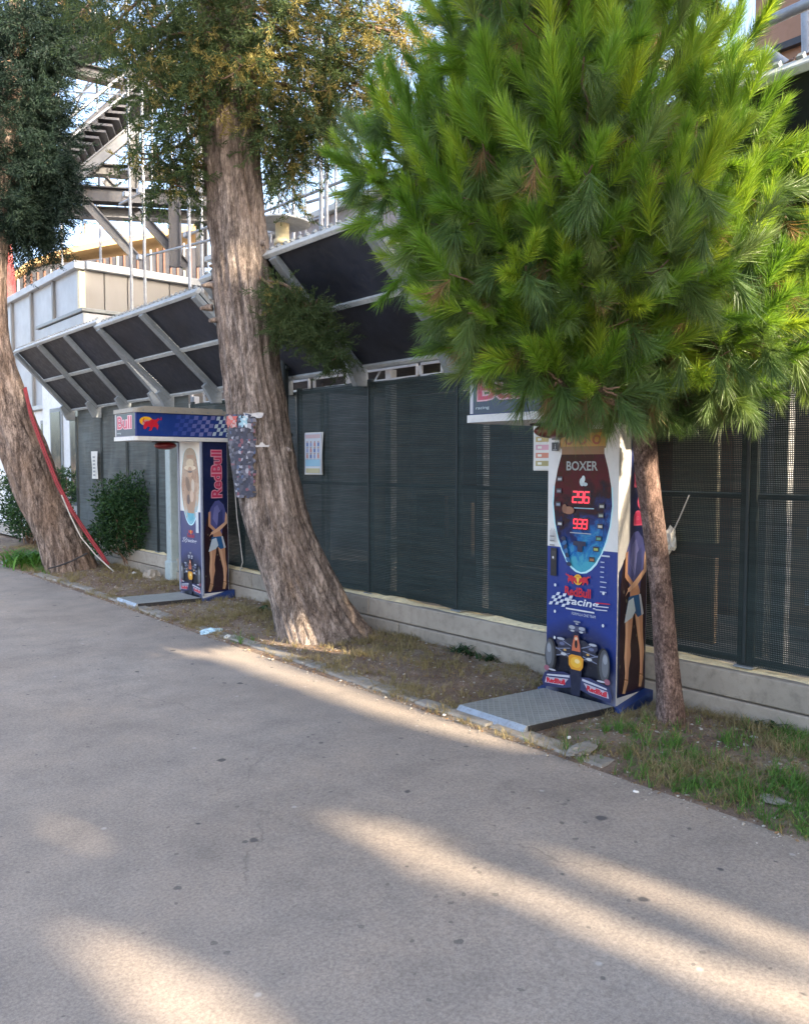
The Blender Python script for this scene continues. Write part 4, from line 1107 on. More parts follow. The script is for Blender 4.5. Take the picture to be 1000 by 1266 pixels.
        for k, (u_, v_) in enumerate(((0.12, 1.50), (0.115, 1.42), (0.11, 1.33), (0.125, 1.20), (0.46, 1.33), (0.455, 1.27), (0.45, 1.20), (0.44, 1.12), (0.42, 1.05), (0.39, 0.98))):
            c_ = [(0.35, 0.35, 0.38), (0.22, 0.2, 0.24), (0.2, 0.25, 0.35), (0.5, 0.52, 0.55), (0.42, 0.42, 0.38), (0.3, 0.34, 0.3), (0.5, 0.48, 0.4), (0.10, 0.30, 0.18), (0.30, 0.36, 0.10), (0.30, 0.14, 0.06)][k]
            pr.rect(u_ - 0.022, v_ - 0.018, u_ + 0.022, v_ + 0.014, (0.02, 0.02, 0.03)); pr.rect(u_ - 0.015, v_ - 0.012, u_ + 0.016, v_ + 0.004, c_)
        pr.ell(0.20, 1.29, 0.045, 0.026, (0.30, 0.13, 0.07)); pr.ell(0.165, 1.30, 0.02, 0.03, (0.22, 0.09, 0.05))
        pr.rect(0.24, 1.06, 0.34, 1.09, (0.01, 0.015, 0.05)); pr.rect(0.275, 1.02, 0.315, 1.06, (0.01, 0.015, 0.05))
        for k in range(7):
            pr.ell(0.16 + 0.008 * k, 1.10 - 0.028 * k, 0.02, 0.014, [(0.01, 0.02, 0.06), (0.02, 0.12, 0.3)][k % 2], rot=0.5 * k)
        # instruction lines, coin slot, small notices
        for k in range(5): pr.rect(0.045 + 0.012 * k, 1.07, 0.048 + 0.012 * k, 1.15 + 0.01 * (k % 2), (0.25, 0.25, 0.25))
        for k in range(3): pr.rect(0.045, 1.045 + 0.03 * k, 0.085, 1.053 + 0.03 * k, (0.2, 0.2, 0.2))
        pr.rect(0.055, 0.84, 0.105, 1.03, (0.012, 0.012, 0.016)); pr.rect(0.062, 0.95, 0.098, 1.01, (0.04, 0.04, 0.045)); pr.ell(0.075, 0.965, 0.007, 0.009, (0.6, 0.6, 0.6))
        pr.rect(0.46, 1.005, 0.53, 1.015, (0.45, 0.5, 0.6)); 
        for k, wd in enumerate((0.03, 0.03, 0.028, 0.028, 0.05, 0.045, 0.05)): pr.rect(0.46, 0.965 - 0.032 * k, 0.46 + wd, 0.972 - 0.032 * k, (0.35, 0.4, 0.55))
        pr.rect(0.055, 1.76, 0.115, 1.80, (0.03, 0.03, 0.035)); pr.rect(0.055, 1.685, 0.112, 1.742, BLACK); pr.text('i', 0.083, 1.715, 0.03, None, (0.5, 0.5, 0.5)); pr.rect(0.065, 1.69, 0.10, 1.694, (0.4, 0.4, 0.4))
        two_bulls(pr, 0.285, 0.835, 0.085)
        pr.text('RedBull', 0.285, 0.752, 0.062, 0.21, REDC, 0.03)
        pr.text('racing', 0.325, 0.680, 0.062, 0.26, (0.62, 0.65, 0.70), 0.02, 0.2)
        pr.rect(0.19, 0.628, 0.42, 0.638, (0.6, 0.62, 0.66)); pr.text('FORMULA ONE TEAM', 0.335, 0.606, 0.018, 0.19, (0.5, 0.55, 0.62))
        checks(pr, 0.045, 0.64, 6, 4, 0.027, 0.022, (0.55, 0.60, 0.68), None, 0.5)
        for k in range(3): pr.line([(0.43, 0.70 - 0.022 * k), (0.54 - 0.01 * k, 0.705 - 0.022 * k)], 0.007, [REDC, (0.5, 0.5, 0.6), (0.5, 0.5, 0.6)][k])
        for u_, v_ in ((0.10, 0.42), (0.10, 0.78), (0.10, 0.60), (0.49, 0.77), (0.49, 0.56), (0.49, 0.36)): pr.ell(u_, v_, 0.009, 0.011, (0.6, 0.65, 0.68))
        racing_car(pr, 0.285, 0.28, 1.05, far)
    else:
        pr.ell(0.30, 1.60, 0.10, 0.055, (0.55, 0.45, 0.32)); pr.ell(0.30, 1.55, 0.15, 0.03, (0.62, 0.52, 0.38)); pr.ell(0.30, 1.50, 0.06, 0.065, (0.42, 0.27, 0.18)); pr.ell(0.30, 1.505, 0.06, 0.014, (0.1, 0.08, 0.08))
        pr.poly([(0.16, 1.22), (0.20, 1.40), (0.27, 1.44), (0.34, 1.44), (0.42, 1.38), (0.45, 1.20), (0.38, 1.00), (0.24, 1.00)], (0.34, 0.22, 0.15))
        pr.ell(0.24, 1.36, 0.05, 0.09, (0.16, 0.10, 0.07), 0.4); pr.ell(0.37, 1.34, 0.04, 0.08, (0.50, 0.42, 0.34)); pr.ell(0.34, 1.22, 0.05, 0.07, (0.55, 0.40, 0.30)); pr.ell(0.25, 1.18, 0.04, 0.06, (0.10, 0.07, 0.07))
        pr.rect(0.22, 1.66, 0.40, 1.70, (0.32, 0.18, 0.12))
        pr.poly([(0.20, 1.02), (0.40, 1.02), (0.34, 0.93), (0.27, 0.93)], (0.08, 0.35, 0.45))
        two_bulls(pr, 0.30, 0.80, 0.055)
        pr.text('RedBull', 0.30, 0.755, 0.045, 0.18, (0.35, 0.02, 0.06), 0.03)
        pr.text('racing', 0.32, 0.69, 0.05, 0.26, (0.55, 0.58, 0.66), 0.02, 0.2)
        checks(pr, 0.07, 0.665, 5, 3, 0.022, 0.02, (0.45, 0.48, 0.56), None, 0.5)
        racing_car(pr, 0.285, 0.28, 1.05, far)
        pr.rect(0.45, 0.80, 0.52, 1.04, (0.5, 0.55, 0.6))
    pr.build('front_print', root)
    # ---------------- near side print (u along +X from the front corner)
    pr = Print((X, Yn + 0.02, 0), (1, 0, 0), (0, 0, 1), O)
    pr.rect(0.012, 0.10, D - 0.004, 1.862, NAVY)
    if not far:
        pr.rect(0.002, 1.06, 0.125, 1.862, (0.58, 0.57, 0.54)); pr.poly([(0.002, 0.90), (0.03, 0.93), (0.125, 1.06), (0.002, 1.06)], (0.56, 0.55, 0.53)); pr.rect(0.118, 1.0, 0.128, 1.862, (0.25, 0.26, 0.28))
    pr.poly([(0.03, 0.12), (D - 0.012, 0.12), (D - 0.012, 0.95), (0.20, 1.10), (0.06, 0.98), (0.03, 0.80)], (0.018, 0.005, 0.010))
    for k in range(9): pr.ell(0.04 + 0.03 * (k * 5 % 9), 0.3 + 0.06 * (k * 4 % 9), 0.008, 0.012, (0.10, 0.09, 0.06))
    woman(pr, 0.185, 0.125, 1.04 if not far else 1.05)
    c_out = (0.65, 0.30, 0.36) if far else (0.60, 0.10, 0.18)
    pr.text('RedBull', 0.19 if far else 0.235, 1.48, 0.15 if far else 0.15, 0.56, c_out, 0.075, 0, math.pi / 2)
    pr.text('RedBull', 0.19 if far else 0.235, 1.48, 0.13 if far else 0.13, 0.54, (0.50, 0.03, 0.10), 0.02, 0, math.pi / 2)
    pr.build('side_print', root)
    # ---------------- arm prints: near side and nose
    pr = Print((xa, Yn + 0.01, 0), (1, 0, 0), (0, 0, 1), O)
    L = X + D - xa
    pr.rect(0.015, zA + 0.016, L - 0.01, zB - 0.014, (0.008, 0.035, 0.20))
    z0 = zA + 0.02
    pr.ell(0.12, 2.06, 0.075, 0.05, YEL); pr.ell(0.13, 2.04, 0.055, 0.036, (0.45, 0.25, 0.25)); bull(pr, 0.08, 2.02, 0.19, 1)
    checks(pr, 0.42, z0 + 0.005, 9, 5, 0.052, 0.046, None, lambda i: [(0.03, 0.06, 0.28), (0.05, 0.08, 0.30), (0.10, 0.12, 0.34), (0.16, 0.17, 0.38)][min(3, i // 2)], 0.25)
    checks(pr, 0.90, z0 + 0.01, 5, 5, 0.042, 0.045, (0.45, 0.55, 0.62), None, 0.3)
    pr.build('arm_side_print', arm)
    pr = Print((xa, Yf - 0.01, 0), (0, -1, 0), (0, 0, 1), O)
    pr.rect(0.012, zA + 0.016, W - 0.032, zB - 0.014, (0.008, 0.03, 0.10) if not far else (0.3, 0.3, 0.36))
    pr.rect(0.015, zA + 0.02, 0.04, zB - 0.02, (0.5, 0.5, 0.52)); pr.rect(0.045, zA + 0.03, W - 0.04, zB - 0.02, (0.01, 0.05, 0.07)); pr.rect(0.045, zA + 0.018, W - 0.03, zA + 0.09, (0.012, 0.035, 0.07))
    pr.text('Bull', 0.28, 2.05, 0.155, 0.42, (0.62, 0.35, 0.40), 0.065)
    pr.text('Bull', 0.28, 2.05, 0.135, 0.40, (0.48, 0.02, 0.08), 0.015)
    pr.text('racing', 0.12, 1.935, 0.022, 0.11, (0.5, 0.6, 0.62))
    pr.build('arm_nose_print', arm)
    return root
M['mach_white'] = mat('mach_white', (0.60, 0.60, 0.58), 0.4, 0, 0.06, 3, 0.35, (0.35, 0.33, 0.30), 0.08)
M['trim_grey'] = mat('trim_grey', (0.30, 0.28, 0.24), 0.55, 0, 0.12, 5, 0.5, (0.25, 0.2, 0.14), 0.2)
def screen_mat(name, stops_top, stops):
    m, nt, b = new_mat(name); v = coords(nt)
    n1 = noise_n(nt, v, 9, 6, 0.7, 0.6)
    sx = N(nt, 'ShaderNodeSeparateXYZ'); nt.links.new(v, sx.inputs[0])
    zz = math_n(nt, 'MULTIPLY', math_n(nt, 'SUBTRACT', sx.outputs[2], 0.89), 1.15)
    yy = math_n(nt, 'MULTIPLY', sx.outputs[1], 0.55)
    f = math_n(nt, 'ADD', math_n(nt, 'ADD', zz, yy), math_n(nt, 'MULTIPLY', math_n(nt, 'SUBTRACT', n1, 0.5), 0.9))
    cc = ramp(nt, f, stops)
    cc = mixc(nt, ramp(nt, noise_n(nt, v, 24, 5, 0.7), [(0.55, 0.0), (0.75, 0.5)]), cc, (0.008, 0.01, 0.03))
    nt.links.new(cc, b.inputs['Base Color']); b.inputs['Roughness'].default_value = 0.16
    b.inputs['Specular IOR Level'].default_value = 0.25
    return m
M['screen'] = screen_mat('screen', None, [(0.05, (0.06, 0.32, 0.42)), (0.2, (0.010, 0.13, 0.36)), (0.34, (0.004, 0.025, 0.13)), (0.50, (0.006, 0.004, 0.014)), (0.70, (0.07, 0.003, 0.016)), (0.95, (0.035, 0.010, 0.006))])
M['screen_far'] = screen_mat('screen_far', None, [(0.05, (0.20, 0.45, 0.55)), (0.3, (0.45, 0.36, 0.28)), (0.6, (0.30, 0.20, 0.15)), (0.9, (0.42, 0.36, 0.30))])
machine(4.335, 2.955, 'blue and white punching machine beside the pine trunk, score display lit', False)
machine(4.27, 8.50, 'smaller looking far punching machine left of the big leaning trunk', True)

# ------------------------------------------------------------------ papers
def paper(p, wd, ht, label, cat, fn, tilt=0.0, x=None):
    root = empty('poster', p, label, cat)
    O = Vector(p)
    b = MB(O); vs = []; fs = []; n_ = 6
    for j in range(n_ + 1):
        for i in range(4):
            u, v = i / 3, j / n_
            vs.append((p[0] + 0.006 * math.sin(v * 5 + u * 2), p[1] + wd / 2 - wd * u + tilt * (v - 0.5), p[2] - ht / 2 + ht * v))
    for j in range(n_):
        for i in range(3): a = j * 4 + i; fs.append([a, a + 1, a + 5, a + 4])
    b.add(vs, fs, 0, True); b.add([Vector(q) + Vector((0.002, 0, 0)) for q in vs], [f[::-1] for f in fs], 0, True); b.build('sheet', M['paper'], root, fix=False)
    pr = Print((p[0] - 0.008, p[1] + wd / 2, p[2] - ht / 2), (0, -1, 0), (0, 0, 1), O); fn(pr, wd, ht)
    pr.build('print', root)
def bill(pr, w_, h):
    pr.rect(0.03 * w_, 0.02 * h, 0.97 * w_, 0.98 * h, (0.55, 0.60, 0.66))
    pr.rect(0.08 * w_, 0.86 * h, 0.92 * w_, 0.95 * h, (0.55, 0.40, 0.42))
    for r_ in range(3):
        for c_ in range(4):
            pr.ell((0.18 + 0.21 * c_) * w_, (0.775 - 0.14 * r_) * h, 0.035 * w_, 0.022 * h, (0.35, 0.22, 0.18)); pr.rect((0.11 + 0.21 * c_) * w_, (0.645 - 0.14 * r_) * h, (0.25 + 0.21 * c_) * w_, (0.655 - 0.14 * r_) * h, (0.2, 0.2, 0.25))
            pr.rect((0.13 + 0.21 * c_) * w_, (0.67 - 0.14 * r_) * h, (0.23 + 0.21 * c_) * w_, (0.755 - 0.14 * r_) * h, [(0.08, 0.14, 0.36), (0.25, 0.30, 0.50), (0.50, 0.22, 0.20)][(r_ + c_) % 3])
    pr.rect(0.08 * w_, 0.20 * h, 0.92 * w_, 0.36 * h, (0.25, 0.48, 0.62)); pr.rect(0.10 * w_, 0.04 * h, 0.90 * w_, 0.15 * h, (0.45, 0.42, 0.25))
def price(pr, w_, h):
    pr.rect(0.03 * w_, 0.02 * h, 0.97 * w_, 0.98 * h, (0.66, 0.64, 0.58))
    for r_, c_ in enumerate([(0.35, 0.30, 0.12), (0.55, 0.20, 0.12), (0.60, 0.30, 0.35), (0.45, 0.32, 0.10), (0.62, 0.45, 0.12)]):
        pr.rect(0.15 * w_, (0.10 + 0.17 * r_) * h, 0.85 * w_, (0.21 + 0.17 * r_) * h, c_); pr.rect(0.25 * w_, (0.13 + 0.17 * r_) * h, 0.45 * w_, (0.18 + 0.17 * r_) * h, (0.7, 0.7, 0.6))
def strip(pr, w_, h):
    for k in range(6): pr.rect(0.3 * w_, (0.10 + 0.13 * k) * h, 0.7 * w_, (0.17 + 0.13 * k) * h, (0.25, 0.28, 0.30))
a = atX(377, 535, FX - 0.035); c2 = atX(399, 587, FX - 0.035)
paper(((a.x), (a.y + c2.y) / 2, (a.z + c2.z) / 2), a.y - c2.y, a.z - c2.z, 'small colourful poster on the fence just right of the big trunk', 'poster', bill, -0.02)
a = atX(660, 524, 4.60); c2 = atX(684, 582, 4.60)
paper((4.60, (a.y + c2.y) / 2, (a.z + c2.z) / 2), a.y - c2.y, a.z - c2.z, 'cream price sheet sticking out behind the near punching machine', 'price sheet', price)
a = atX(113, 558, FX - 0.035); c2 = atX(121, 592, FX - 0.035)
paper((FX - 0.035, (a.y + c2.y) / 2, (a.z + c2.z) / 2), a.y - c2.y, a.z - c2.z, 'narrow white notice on the far left fence above the shrub', 'notice', strip)
# ================================================================== TREES AND PLANTS
def trunk_mesh(name, path, parent, O, m, na=72, step=0.04, flute=0.09, nfl=9, seed=0.0, flare=0.25, rough=0.012):
    """path: list of (Vector, radius) from the ground up; fluted, ridged bark"""
    P = [p for p, r in path]; Rr = [r for p, r in path]
    # dense resample (Catmull-Rom)
    C = []; 
    for i in range(len(P) - 1):
        p0, p1, p2, p3 = P[max(0, i - 1)], P[i], P[i + 1], P[min(len(P) - 1, i + 2)]
        k = max(2, int((p2 - p1).length / step))
        for j in range(k):
            t = j / k
            q = 0.5 * ((2 * p1) + (p2 - p0) * t + (2 * p0 - 5 * p1 + 4 * p2 - p3) * t * t + (3 * p1 - p0 - 3 * p2 + p3) * t ** 3)
            C.append((q, Rr[i] + (Rr[i + 1] - Rr[i]) * t))
    C.append((P[-1], Rr[-1]))
    vs = []; fs = []
    for i, (c, r) in enumerate(C):
        h = c.z
        for k in range(na):
            a = 2 * math.pi * k / na; tw = a + 0.12 * h
            u = Vector((math.cos(tw) * 1.0, math.sin(tw) * 1.0, h * 0.16 + seed))
            big = noise.noise(u * 1.1)
            rid = 1 - abs(noise.noise(Vector((math.cos(tw) * nfl * 0.55, math.sin(tw) * nfl * 0.55, h * 0.45 + seed)))) * 2
            fine = noise.noise(Vector((math.cos(tw) * 9, math.sin(tw) * 9, h * 2.2 + seed)))
            fl = flare * math.exp(-max(0, h) / 0.22) * (0.6 + 0.8 * max(0, math.sin(tw * 3 + seed)))
            rr = r * (1 + 0.10 * big + flute * (rid - 0.5) + fl) + rough * fine
            vs.append(c + Vector((math.cos(a) * rr, math.sin(a) * rr, 0)))
    for i in range(len(C) - 1):
        for k in range(na):
            k2 = (k + 1) % na
            fs.append([i * na + k, i * na + k2, (i + 1) * na + k2, (i + 1) * na + k])
    b = MB(O); b.add(vs, fs, 0, True)
    return b.build(name, m, parent, fix=False), C
def limb(b, a, c, r0, r1, sag=0.0, n=6, seed=0.0, k=6):
    pts = []; a = Vector(a); c = Vector(c); L = (c - a).length
    for i in range(n + 1):
        t = i / n; p = a.lerp(c, t)
        p += Vector((noise.noise(Vector((t * 2, seed, 0))), noise.noise(Vector((t * 2, seed, 5))), noise.noise(Vector((t * 2, seed, 9))))) * 0.16 * L * math.sin(math.pi * t)
        p.z += sag * L * math.sin(math.pi * t)
        pts.append(p)
    b.tube(pts, [r0 + (r1 - r0) * (i / n) for i in range(n + 1)], k, 0, cap=False)
    return pts

# protos -----------------------------------------------------------
def needle_proto(n, L, nl, a0, a1, wd, seed, droop=0.0, t0=0.1):
    r = np.random.default_rng(seed)
    t = t0 + (1 - t0) * r.random(n) ** 0.85
    phi = r.random(n) * 2 * np.pi
    ang = np.radians(a0 + (a1 - a0) * t + r.normal(0, 9, n))
    d = np.stack([np.sin(ang) * np.cos(phi), np.sin(ang) * np.sin(phi), np.cos(ang)], 1)
    rad = np.stack([np.cos(phi), np.sin(phi), np.zeros(n)], 1)
    p0 = np.stack([np.zeros(n), np.zeros(n), t * L], 1)
    ln = nl * (0.75 + 0.45 * r.random(n))[:, None]
    p1 = p0 + d * ln * 0.5
    d2 = d + rad * 0.16 + np.array([0, 0, droop]); d2 /= np.linalg.norm(d2, axis=1, keepdims=True)
    p2 = p1 + d2 * ln * 0.5
    side = np.cross(d, r.normal(0, 1, (n, 3))); side /= np.linalg.norm(side, axis=1, keepdims=True)
    V = np.stack([p0 - side * wd / 2, p0 + side * wd / 2, p1 - side * wd / 2, p1 + side * wd / 2, p2], 1).reshape(-1, 3)
    b = (np.arange(n) * 5)[:, None]
    T = np.concatenate([b + np.array([[0, 1, 3]]), b + np.array([[0, 3, 2]]), b + np.array([[2, 3, 4]])])
    return V, T
def spray_proto(seed, L=0.26, n=26, flat=0.5, wd=0.007, sub=5, tl=0.075, droop=0.35):
    """a twig with short scale-leaved branchlets"""
    r = np.random.default_rng(seed); V = []; T = []
    def tri(a, b_, w_):
        s = np.cross(b_ - a, r.normal(0, 1, 3)); s /= (np.linalg.norm(s) + 1e-9)
        k = len(V); V.extend([a - s * w_ / 2, a + s * w_ / 2, b_]); T.append([k, k + 1, k + 2])
    prev = np.zeros(3); d = np.array([0, 0, 1.0])
    for i in range(n):
        t = i / n
        d = d + np.array([droop * 0.10, 0, 0]) + r.normal(0, 0.05, 3); d /= np.linalg.norm(d)
        p = prev + d * L / n
        a = r.random() * 2 * math.pi
        sd = np.array([math.cos(a) * flat, math.sin(a), 0]); sd -= d * sd.dot(d); sd /= np.linalg.norm(sd) + 1e-9
        bd = d * 0.75 + sd * 0.7; bd /= np.linalg.norm(bd)
        ln = tl * (1.15 - 0.75 * t) * (0.7 + 0.6 * r.random())
        e = p + bd * ln; tri(p, e, wd)
        for j in range(sub):
            q = p + bd * ln * (0.15 + 0.8 * j / sub)
            s2 = bd * 0.8 + r.normal(0, 0.55, 3); s2 /= np.linalg.norm(s2)
            tri(q, q + s2 * ln * 0.42, wd * 0.9)
        prev = p
    return np.array(V), np.array(T)
def leaf_proto(L, W_, fold=0.25):
    V = np.array([(0, 0, 0), (-W_ / 2, 0.0, L * 0.45), (W_ / 2, 0.0, L * 0.45), (0, W_ * fold, L * 0.5), (0, -L * 0.08, L)])
    V[3] = (0, W_ * fold, L * 0.48)
    T = np.array([[0, 3, 1], [0, 2, 3], [1, 3, 4], [3, 2, 4]])
    return V, T
Z3 = lambda T, k=0: np.full(len(T), k)

# ------------------------------------------------------------------ pine in front
base = atZ(829, 898, 0.03)
root = empty('pine_tree', tuple(base), 'bright green long needled pine growing beside the near punching machine', 'tree')
O = Vector(base)
fb = base.dot(CF)
path = [(base - Vector((0, 0, 0.08)), 0.092)]
for px, py, h, f in ((828, 865, 15.5, fb), (823, 800, 14.3, fb), (816, 720, 14, fb - 0.01), (808, 650, 14, fb - 0.03), (800, 590, 14, fb - 0.06), (796, 540, 14, fb - 0.12), (784, 480, 14, fb - 0.22), (768, 400, 13, fb - 0.34), (745, 300, 12, fb - 0.42), (722, 180, 10.5, fb - 0.5), (705, 40, 9, fb - 0.52), (695, -120, 7, fb - 0.5), (690, -260, 4, fb - 0.5)):
    path.append((atF(px, py, f), h / 1000 * f))
tr, PC = trunk_mesh('trunk', path, root, O, M['bark_pine'], 40, 0.03, 0.05, 14, 3.3, 0.22, 0.006)
lobes = [(538, 208, 4.35, 0.44, 0.38), (622, 140, 4.2, 0.43, 0.42), (690, 40, 4.0, 0.62, 0.6), (640, 235, 3.95, 0.50, 0.45), (578, 295, 4.2, 0.38, 0.33), (720, 210, 3.75, 0.58, 0.5), (640, 350, 3.95, 0.45, 0.32),
         (800, 120, 4.05, 0.50, 0.5), (780, 330, 3.8, 0.52, 0.42), (700, 400, 3.9, 0.42, 0.25), (850, 370, 4.05, 0.45, 0.4), (820, 440, 4.15, 0.45, 0.23), (910, 330, 4.2, 0.42, 0.38), (975, 250, 4.2, 0.38, 0.36), (880, 60, 4.3, 0.30, 0.36),
         (905, 440, 4.3, 0.34, 0.22), (740, -90, 4.1, 0.75, 0.55), (655, -10, 4.4, 0.38, 0.35), (1030, 330, 4.3, 0.45, 0.45), (695, 440, 4.05, 0.26, 0.10), (1060, 215, 4.3, 0.38, 0.25), (590, 378, 4.2, 0.23, 0.16), (622, 425, 4.0, 0.18, 0.09), (668, 468, 3.9, 0.14, 0.07), (760, 460, 4.2, 0.28, 0.10), (672, 425, 3.8, 0.20, 0.13), (690, 470, 3.75, 0.17, 0.09), (740, 478, 3.7, 0.16, 0.08), (850, 215, 4.0, 0.42, 0.4), (600, 410, 4.0, 0.22, 0.14), (900, 380, 4.0, 0.4, 0.3), (690, 330, 3.75, 0.4, 0.3), (695, 478, 3.95, .16, .07), (745, 488, 4.1, .18, .07), (810, 490, 4.35, .22, .08), (870, 480, 4.3, .22, .10), (930, 475, 4.3, .15, .09), (720, 430, 3.8, .26, .12), (1000, 430, 4.3, .2, .2), (1020, 60, 4.6, .1, .1)]
pos = []; dirs = []; scl = []; pick = []
tw = MB(O); lb = MB(O)
axis_pts = [c for c, r in PC]
def blocked(p):
    if p.x > 4.62: return True
    if p.x > 3.60:                       # keep clear of the awning and of the machine
        zp = 2.5 + (4.74 - p.x) * 1.06
        if abs(p.z - zp) < 0.10: return True
        if p.z > zp and p.x > 4.1: return True
    if 3.48 < p.x < 4.7 and 2.93 < p.y < 3.6 and p.z < 2.27: return True
    return False
LC = []
for li, (px, py, f, rh, rv) in enumerate(lobes):
    c = atF(px, py, f); LC.append(c)
    q = min(axis_pts, key=lambda a: (a - c).length + abs(a.z - (c.z - 0.45)) * 0.8 if a.z > 1.85 else 99)
    limb(lb, q, c, 0.032, 0.012, -0.05, 7, li * 3.1, 7)
    n = int(88 * (rh / 0.45) ** 1.6 * (rv / 0.4) ** 0.8) + 8
    for k in range(n):
        v = Vector(rng.normal(0, 1, 3)).normalized()
        rad = (0.55 + 0.50 * random.random()) if k % 4 else random.random() * 0.6
        s = Vector((v.x * rh, v.y * rh, v.z * rv)) * rad
        p = c + s
        if blocked(p): continue
        out = (Vector((v.x, v.y, v.z * 0.5)) * 0.7 + Vector((0, 0, 0.85)) + Vector(rng.normal(0, 0.22, 3)))
        if v.z < -0.35: out = Vector((v.x, v.y, 0.12)) + Vector(rng.normal(0, 0.28, 3))
        tipd = out.normalized()
        if blocked(p + tipd * 0.25): continue
        pos.append(p); dirs.append(tipd); scl.append(0.60 + 0.42 * random.random())
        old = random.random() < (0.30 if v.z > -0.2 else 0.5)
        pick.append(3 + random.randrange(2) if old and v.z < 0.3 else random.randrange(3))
        if k % 2 == 0:
            limb(tw, c.lerp(p, 0.25), p, 0.007, 0.004, -0.10, 4, k * 1.7 + li, 4)
            # older needles hang below the fresh shoot
            dd = Vector((v.x * 0.5, v.y * 0.5, -0.9)) + Vector(rng.normal(0, 0.25, 3))
            if not blocked(p + dd.normalized() * 0.2):
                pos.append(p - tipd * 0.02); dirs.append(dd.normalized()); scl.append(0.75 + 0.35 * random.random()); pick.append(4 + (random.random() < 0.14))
pr0 = []
for k, (n, L, nl, a0, a1, sd) in enumerate([(290, 0.25, 0.12, 44, 14, 1), (250, 0.20, 0.115, 52, 18, 2), (290, 0.29, 0.125, 40, 12, 3)]):
    V, T = needle_proto(n, L, nl, a0, a1, 0.0030, sd); pr0.append((V, T, Z3(T, 0)))
V, T = needle_proto(150, 0.18, 0.15, 48, 20, 0.0024, 4); pr0.append((V, T, Z3(T, 1)))
V, T = needle_proto(140, 0.12, 0.17, 36, 12, 0.0026, 5); pr0.append((V, T, Z3(T, 1)))
V, T = needle_proto(60, 0.10, 0.14, 34, 14, 0.0024, 6); pr0.append((V, T, Z3(T, 2)))
pos = np.array([tuple(p) for p in pos]); dirs = np.array([tuple(p) for p in dirs]); scl = np.array(scl)
print('pine shoots', len(pos))
V, T, Mi = scatter(pr0, pos - np.array(tuple(O)), dirs, scl, rng.random(len(pos)) * 6.28, np.array(pick))
print('pine tris', len(T))
tag(link('crown', np_mesh('crown', V, T, [M['needle'], M['needle_old'], M['needle_dead']], Mi, tone=rng.random(len(pos))[np.concatenate(ID)]), root), kind='stuff')
tag(lb.build('limbs', M['bark_pine'], root, fix=False), kind='stuff')
tag(tw.build('twigs', M['bark_twig'], root, fix=False), kind='stuff')

# ------------------------------------------------------------------ big leaning cypress
base = atZ(402, 788, 0.02); fb = base.dot(CF)
root = empty('cypress_tree', tuple(base), 'big leaning cypress with thick grey brown fluted trunk in mid photo', 'tree')
O = Vector(base)
path = [(atF(416, 812, fb), 0.070 * fb)]
for px, py, h in ((404, 785, 56), (384, 745, 47.5), (364, 700, 43.5), (341, 640, 40), (325, 560, 37), (316, 500, 36), (309, 450, 34.5), (299, 350, 34.5), (290, 260, 32.5), (285, 200, 33), (282, 140, 35.5), (278, 60, 32), (272, -60, 29), (262, -220, 22), (250, -420, 12)):
    path.append((atF(px, py, fb), h / 1000 * fb))
tr, CC = trunk_mesh('trunk', path, root, O, M['bark_cypress'], 120, 0.035, 0.13, 11, 0.7, 0.16, 0.010)
# knots and stubs on the trunk
for px, py, dx in ((268, 395, -1), (259, 352, -1), (268, 328, -1), (322, 300, 1), (354, 555, 1), (257, 380, -1)):
    p = atF(px, py, fb - 0.1); q = p + CR * 0.05 * dx - CF * 0.06 + Vector((0, 0, -0.02))
    b = MB(O); b.tube([p - CR * 0.04 * dx, p, q], [0.035, 0.03, 0.014], 8)
    b.build('knot', M['bark_cypress'], root, fix=False)
sp = []
for k in range(4):
    V, T = spray_proto(20 + k, 0.34, 24, 0.5, 0.008, 5, 0.08, 0.7); sp.append((V, T, Z3(T, 0)))
for k in range(3):
    V, T = spray_proto(30 + k, 0.20, 18, 0.8, 0.008, 4, 0.06, 0.8); sp.append((V, T, Z3(T, 1)))
def foliage(blobs, root, O, name, mats, dry, seed, down=0.55, size=1.0, trunk=None, lr=0.03, dens=1.0):
    r = np.random.default_rng(seed); pos = []; dirs = []; sc = []; pk = []
    lb = MB(O)
    for bi, (px, py, f, rh, rv, n, dr) in enumerate(blobs):
        c = atF(px, py, f)
        if trunk:
            q = min(trunk, key=lambda a: (a - c).length + (abs(a.z - c.z - 0.25) * 0.5))
            limb(lb, q, c, lr, lr * 0.35, 0.12, 7, bi * 2.7 + seed, 6)
            for j in range(4):
                e = c + Vector(r.normal(0, 1, 3)).normalized() * rh * 0.9
                limb(lb, c, e, lr * 0.35, 0.005, -0.1, 4, j + bi * 1.3, 4)
        n = int(n * dens); v = r.normal(0, 1, (n, 3)); v /= np.linalg.norm(v, axis=1, keepdims=True)
        rad = r.random((n, 1)) ** 0.45
        s = v * rad * np.array([[rh, rh, rv]])
        pos.append(np.array(tuple(c)) + s)
        d = v * np.array([[1, 1, 0.4]]) * 0.8 + np.array([[0, 0, -down]]) + r.normal(0, 0.35, (n, 3)); dirs.append(d)
        sc.append((0.7 + 0.6 * r.random(n)) * size)
        pk.append(np.where(r.random(n) < dr, 4 + r.integers(0, 3, n), r.integers(0, 4, n)))
    pos = np.concatenate(pos); dirs = np.concatenate(dirs); sc = np.concatenate(sc); pk = np.concatenate(pk)
    V, T, Mi = scatter(sp, pos - np.array(tuple(O)), dirs, sc, r.random(len(pos)) * 6.28, pk)
    print(name, 'tris', len(T))
    tag(link(name, np_mesh(name, V, T, mats, Mi), root), kind='stuff')
    tag(lb.build('limbs', M['bark_twig'], root, fix=False), kind='stuff')
